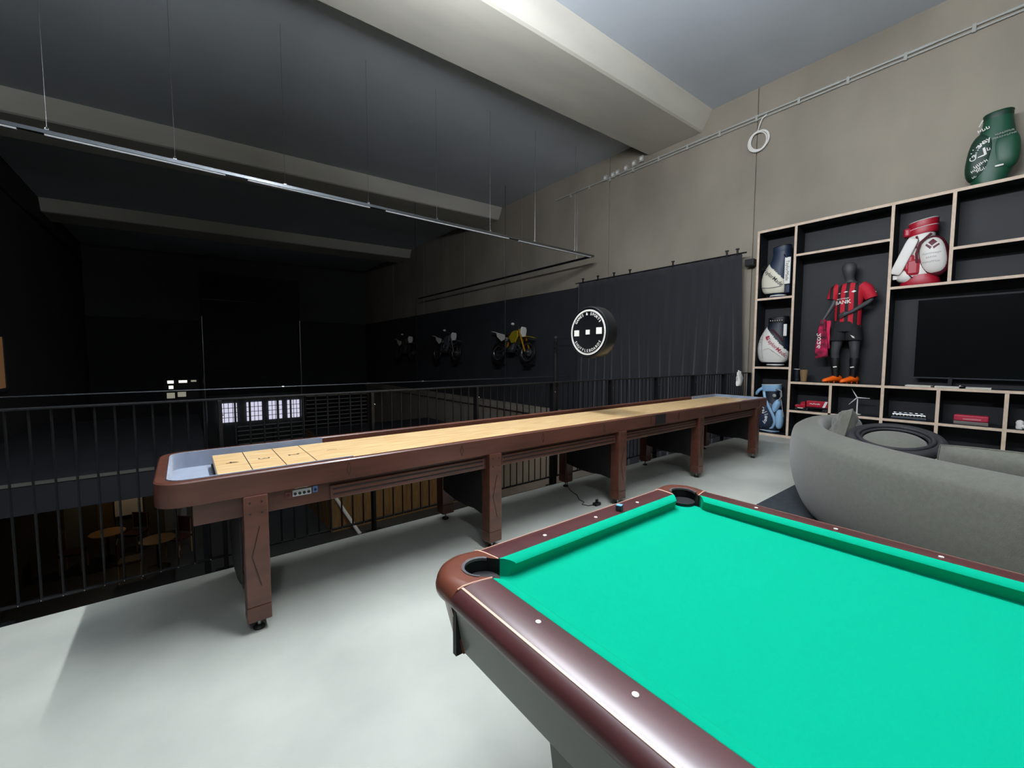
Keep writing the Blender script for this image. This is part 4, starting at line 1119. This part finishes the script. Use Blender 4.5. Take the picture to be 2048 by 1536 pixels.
# ------------------------------------------------------------------ motorbikes on the black wall
def motorbike(y_front, z0, label, main, second):
    """dirt bike on wall brackets; local +x is forward"""
    t = thing('motocross_bike', label, 'motorbike', (7.98, y_front+.33, z0), 0, 'motocross bikes on the black wall')
    t.rotation_euler = (.10, 0, PI/2)
    def P(u, v, z): return (-u, v, z)           # u: forward distance (drawn toward -x locally, i.e. world -y)
    tyre, dark, alu = 'black', mat('bike_dark', '#2c2e30', .5), mat('bike_alu', '#8d8f90', .35, .8)
    for u, R_, w_ in ((0, .345, .045), (-1.47, .33, .058)):
        wl_ = MB().torus(P(u, 0, R_), R_-w_*.8, w_*.8, 'y', 32, 8).build('wheel', tyre, t, smooth=True)
        MB().torus(P(u, 0, R_), R_-w_*1.9, .012, 'y', 28, 6).build('rim', alu, wl_, smooth=True)
        MB().cyl(P(u, -.05, R_), P(u, .05, R_), .03, n=12).build('hub', alu, wl_, smooth=True)
        mb = MB()
        for k in range(12):
            a = 2*PI*k/12; mb.cyl(P(u, .02*(-1)**k, R_), P(u+(R_-w_*1.9)*math.cos(a), 0, R_+(R_-w_*1.9)*math.sin(a)), .002, n=4)
        tag(mb.build('spokes', alu, wl_), kind='stuff')
        if u == 0: MB().cyl(P(0, -.06, R_), P(0, -.065, R_), .12, n=24).build('brake_disc', alu, wl_)
    for s_ in (-1, 1):
        fk = MB().cyl(P(.0, s_*.10, .345), P(-.20, s_*.10, .70), .026, n=10).build('fork', second, t, smooth=True)
        MB().cyl(P(-.20, s_*.10, .70), P(-.36, s_*.10, 1.02), .031, n=10).build('fork_tube', second, fk, smooth=True)
    MB().tube([P(-.40, -.39, 1.14), P(-.36, -.22, 1.12), P(-.33, -.10, 1.05), P(-.33, .10, 1.05), P(-.36, .22, 1.12), P(-.40, .39, 1.14)], .013, 8).build('handlebar', dark, t, smooth=True)
    for s_ in (-1, 1): MB().ell(P(-.34, s_*.37, 1.14), (.05, .06, .04), 10, 6).build('hand_guard', 'white', t, smooth=True)
    pl = MB().loft([[P(-.25, s_*w_, z) for s_ in (-1, 1)] + [P(-.28, s_*w_, z) for s_ in (1, -1)] for z, w_ in ((.80, .07), (.90, .11), (1.02, .12), (1.10, .08))]).build('number_plate', 'white', t, bevel=.01)
    ff = MB(); ff.grid([[P(.30-.62*i/8, .07*(j-2)/2*(1-.3*abs(i/8-.5)), .80+.055*math.sin(PI*min(1, .25+.75*i/8))-.02*(j-2)**2/4-.08*(1-i/8)) for j in range(5)] for i in range(9)])
    ff.build('front_fender', main, t, smooth=True, solid=.006)
    for s_ in (-1, 1):
        MB().prism([(.36, .98), (.62, .96), (.78, .80), (.62, .60), (.44, .62), (.34, .80)], s_*.11, s_*.16, 'y').build('shroud', main, t, bevel=.015)
        MB().prism([(1.02, .88), (1.52, .98), (1.46, .84), (1.20, .68), (1.05, .74)], s_*.085, s_*.11, 'y').build('side_panel', 'bag_white', t, bevel=.012)
    MB().ell(P(-.62, 0, .90), (.18, .10, .12), 16, 10).build('tank', main, t, smooth=True)
    MB().loft([[P(u, -w_, z), P(u, w_, z), P(u, w_*.8, z-.07), P(u, -w_*.8, z-.07)] for u, w_, z in ((-.66, .06, .99), (-.9, .075, .95), (-1.2, .085, .955), (-1.52, .07, 1.0))]).build('seat', dark, t, bevel=.015)
    rf = MB(); rf.grid([[P(-1.35-.5*i/6, .085*(j-2)/2, .94+.10*i/6-.015*(j-2)**2/4) for j in range(5)] for i in range(7)])
    rf.build('rear_fender', 'bag_white', t, smooth=True, solid=.006)
    fr = MB(); 
    for s_ in (-1, 1):
        fr.tube([P(-.38, 0, .98), P(-.5, s_*.09, .86), P(-.95, s_*.10, .66), P(-.98, s_*.09, .40)], .024, 8); fr.tube([P(-.36, 0, .82), P(-.46, s_*.06, .55), P(-.55, s_*.08, .34), P(-.98, s_*.09, .36)], .018, 8)
        fr.tube([P(-.96, s_*.07, .44), P(-1.2, s_*.08, .36), P(-1.47, s_*.09, .33)], .026, 8); fr.tube([P(-.85, s_*.06, .80), P(-1.4, s_*.06, .88)], .012, 6)
    fr.build('frame', dark, t, smooth=True)
    en = MB().ell(P(-.80, 0, .44), (.17, .11, .13), 14, 10).build('engine', dark, t, smooth=True)
    MB().cyl(P(-.72, 0, .48), P(-.60, 0, .74), .075, n=16).build('cylinder_head', alu, en, smooth=True)
    MB().cyl(P(-.80, -.12, .44), P(-.80, -.135, .44), .09, n=20).build('clutch_cover', alu, en, smooth=True)
    MB().tube([P(-.58, -.04, .62), P(-.46, -.09, .48), P(-.62, -.13, .42), P(-.95, -.13, .60), P(-1.3, -.12, .80), P(-1.62, -.11, .90)], [.02, .02, .022, .03, .048, .045], 10).build('exhaust', alu, t, smooth=True)
    MB().cyl(P(-1.0, 0, .48), P(-.95, 0, .78), .03, n=8).build('shock', second, t, smooth=True)
    for u in (0, -1.47):
        MB().box(*sorted((-u-.16, -u+.16)), -.05, .05, -.03, -.002).build('wall_bracket', 'black_steel', t)
        MB().box(*sorted((-u-.02, -u+.02)), -.34, -.05, -.03, -.01).build('bracket_arm', 'black_steel', t)
    return t
mat('bike_yellow', '#9c8b20', .4); mat('bike_gold', '#c98a1e', .35, .4); mat('bike_grey', '#55575a', .5); mat('bike_tan', '#4b4438', .5)
b1 = motorbike(9.12, 1.16, 'yellow and white dirt bike nearest on the black wall', 'bike_yellow', 'bike_gold')
b2 = motorbike(13.25, 1.17, 'grey dirt bike second along the black wall', 'bike_grey', 'bike_alu')
b3 = motorbike(17.1, 1.17, 'faint brown dirt bike third along the black wall', 'bike_tan', 'bike_dark')

# ------------------------------------------------------------------ lower hall
cw = thing('hall_pipe', 'thin steel pipe spanning the hall just above the railing line', 'pipe', (0, 8.0, .84))
MB().cyl((LEFT, 0, 0), (RIGHT-.02, 0, 0), .010, n=8).build('tube', mat('pipe_grey', '#55585a', .4, .6), cw, smooth=True)
for x in (1.3, 3.9, 6.3): MB().cyl((x, 0, 0), (x+.03, 0, 0), .017, n=8).build('sleeve', 'bright_steel', cw)
# plywood-clad booth
mat('plywood', '#8a6a3a', .6, col2='#6e5230', vscale=4, stretch=(6, 6, .6))
bo = thing('plywood_booth', 'tan plywood-clad booth on the lower floor behind the railing', 'booth', (3.36, 13.1, LOW))
for k in range(8):
    MB().box(k*.6, k*.6+.592, 0, .03, 0, 2.75).build('plywood_sheet', 'plywood', bo, bevel=.003)
for k in range(14):
    MB().box(-.03, -.002, .04+k*.22, .04+k*.22+.19, 0, 2.75).build('slat', 'plywood', bo, bevel=.004)
MB().box(0, 4.8, .031, 3.1, 2.6, 2.75).build('roof', 'black_lining', bo)
pw = thing('white_pole', 'white pole leaning against the plywood booth', 'pole', (0, 0, 0))
MB().cyl((3.98, 12.55, LOW+.02), (3.45, 13.04, -2.9), .05, n=8).build('shaft', 'white', pw, smooth=True)
MB().lathe([(.06, 0), (.06, .03)], 12, (3.99, 12.54, LOW)).build('cap', 'white', pw)
wk = tag(MB().cyl((3.0, 9.0, LOW+.0), (3.0, 9.0, LOW+.004), .001, n=3).build('floor_stud', 'steel'), 'tiny steel stud in the lower floor', 'stud')
bpy.data.objects.remove(wk)
# slatted screen
sl = thing('slatted_screen', 'dark screen of thin horizontal steel slats across the far end of the hall', 'screen', (0, 23.7, 0))
for k in range(15):
    z = -3.75+k*.215
    xa = 1.9 if z < -1.95 else 4.95
    MB().box(xa, 8.1, -.015, .015, z-.022, z+.022).build('slat', mat('slat_grey', '#b4b6b2', .5), sl)
for x in (1.9, 3.4, 4.95, 6.5, 8.1): MB().box(x-.03, x+.03, .016, .06, LOW, -.6 if x > 4.8 else -2.1).build('post', 'black_steel', sl)
# black canopy over the lower bar, with a bright edge strip
cn = thing('bar_canopy', 'black flat canopy roof with a pale edge strip on the lower left of the hall', 'canopy', (LEFT, 9.0, 0))
MB().box(0, 3.4, 0, 7.8, -.95, -.50).build('roof', 'black_lining', cn)
MB().box(0, 3.4, -.02, -.001, -.52, -.47).build('edge_strip', mat('strip', '#8a8a80', .4, .5), cn)
for x in (.25, 3.3): MB().box(x-.05, x+.05, .1, .2, LOW, -.951).build('post', 'black_steel', cn)
mat('panel_grey', '#7d7f7a', .7); mat('panel_olive', '#4f4a38', .7); mat('panel_tan', '#6a5a3a', .7); mat('panel_pale', '#b6bcae', .6)
pn = thing('partition', 'row of upright grey and tan panels under the black canopy', 'partition', (LEFT, 16.3, LOW))
for k, (wd, m_) in enumerate(((.35, 'panel_olive'), (.30, 'panel_grey'), (.35, 'panel_olive'), (.4, 'panel_tan'), (.35, 'panel_olive'), (.25, 'panel_grey'), (.45, 'panel_olive'), (.55, 'panel_grey'), (.4, 'panel_olive'))):
    xo = sum(v[0] for v in ((.35,), (.30,), (.35,), (.4,), (.35,), (.25,), (.45,), (.55,), (.4,))[:k])
    MB().box(xo, xo+wd-.01, 0, .04, 0, 2.95).build('panel', m_, pn, bevel=.004)
wbd = thing('whiteboard', 'pale white board standing under the black canopy', 'board', (-1.42, 16.2, LOW))
MB().box(-.30, .30, -.02, .02, .75, 1.75).build('face', 'white', wbd, bevel=.004)
for x in (-.27, .27): MB().box(x-.015, x+.015, -.015, .015, 0, .749).build('leg', 'steel', wbd)
# small bistro tables and chairs below
mat('dark_red_seat', '#3b1512', .6); mat('light_wood', '#a07c50', .5)
def bistro(x, y, label):
    t = thing('bistro_table', label, 'table', (x, y, LOW))
    MB().lathe([(.36, .72), (.37, .735), (.36, .75)], 24).build('table_top', 'light_wood', t, smooth=True)
    MB().cyl((0, 0, .03), (0, 0, .72), .03, n=10).build('column', 'black_steel', t, smooth=True)
    MB().lathe([(.24, 0), (.24, .015), (.04, .04)], 20).build('base', 'black_steel', t, smooth=True)
bistro(-1.75, 14.9, 'round pale-topped table at the left under the canopy edge')
bistro(-.7, 13.6, 'round pale-topped table at the right under the canopy edge')
def chair(x, y, rz, label, src=[None]):
    if src[0] is None:
        t = thing('dining_chair', label, 'chair', (x, y, LOW), rz, 'chairs around the lower tables'); src[0] = t
        MB().box(-.22, .22, -.22, .22, .44, .50).build('seat', 'dark_red_seat', t, bevel=.02)
        MB().box(-.22, .22, .19, .23, .55, .98).build('backrest', 'dark_red_seat', t, bevel=.02)
        for a in (-.19, .19):
            for b in (-.19, .2): MB().cyl((a, b, 0), (a, b, .44 if b < 0 else .95), .015, n=8).build('leg', 'light_wood', t, smooth=True)
        return t
    c = copy_tree(src[0]); c.location = (x, y, LOW); c.rotation_euler = (0, 0, rz); c['label'] = label; return c
for x, y, a, lb in ((-2.35, 14.7, 1.4, 'dark red chair left of the left lower table'), (-1.25, 15.3, -.6, 'dark red chair behind the left lower table'), (-1.2, 13.3, 1.6, 'dark red chair in front of the right lower table'), (-.3, 14.2, -.8, 'dark red chair right of the right lower table')): chair(x, y, a, lb)
# pendant lamps added to light the lower floor
def pendant(x, y, z, top, power, label, col='#ffdca8'):
    t = thing('fill_pendant', label, 'lamp', (x, y, z))
    MB().lathe([(.02, .16), (.06, .14), (.14, .02), (.145, 0), (.135, .01), (.05, .125)], 20).build('shade', 'black', t, smooth=True)
    MB().cyl((0, 0, .16), (0, 0, top-z), .006, n=5).build('cord', 'black', t)
    MB().ell((0, 0, .04), (.04, .04, .05), 12, 8).build('bulb', mat('bulb_%g' % power, '#ffffff', .4, emit=col, estr=power), t, smooth=True)
pendant(-1.35, 15.2, -1.9, -.952, 95, 'added black fill lamp under the canopy over the lower tables')
pendant(5.4, 11.4, -1.0, ceil_z(5.4)-.005, 300, 'added black fill lamp hanging in front of the plywood booth')
pendant(7.3, 9.6, -1.0, ceil_z(7.3)-.005, 100, 'added black fill lamp hanging beside the lower right wall')
# glowing display low on the far wall, left of the guide pipe
ds = thing('lit_display', 'small lit display of white squares low on the far dark wall', 'display', (0, BACK-.05, 0))
mat('display_white', '#ffffff', .4, emit='#f4f2e0', estr=1.6); mat('display_dim', '#ffffff', .4, emit='#cfcab0', estr=.35)
MB().box(-.75, .5, -.02, .005, -.75, .3).build('case', 'black', ds)
for x0, x1, z0, z1, m_ in ((-.62, -.40, .12, .25, 'display_white'), (-.22, .08, .14, .25, 'display_white'), (.22, .42, .17, .25, 'display_dim'), (-.58, -.42, -.12, .02, 'display_white'), (-.66, -.38, -.55, -.3, 'display_dim'), (-.28, .02, -.5, -.28, 'display_dim')):
    MB().box(x0, x1, -.028, -.021, z0, z1).build('pixel', m_, ds)
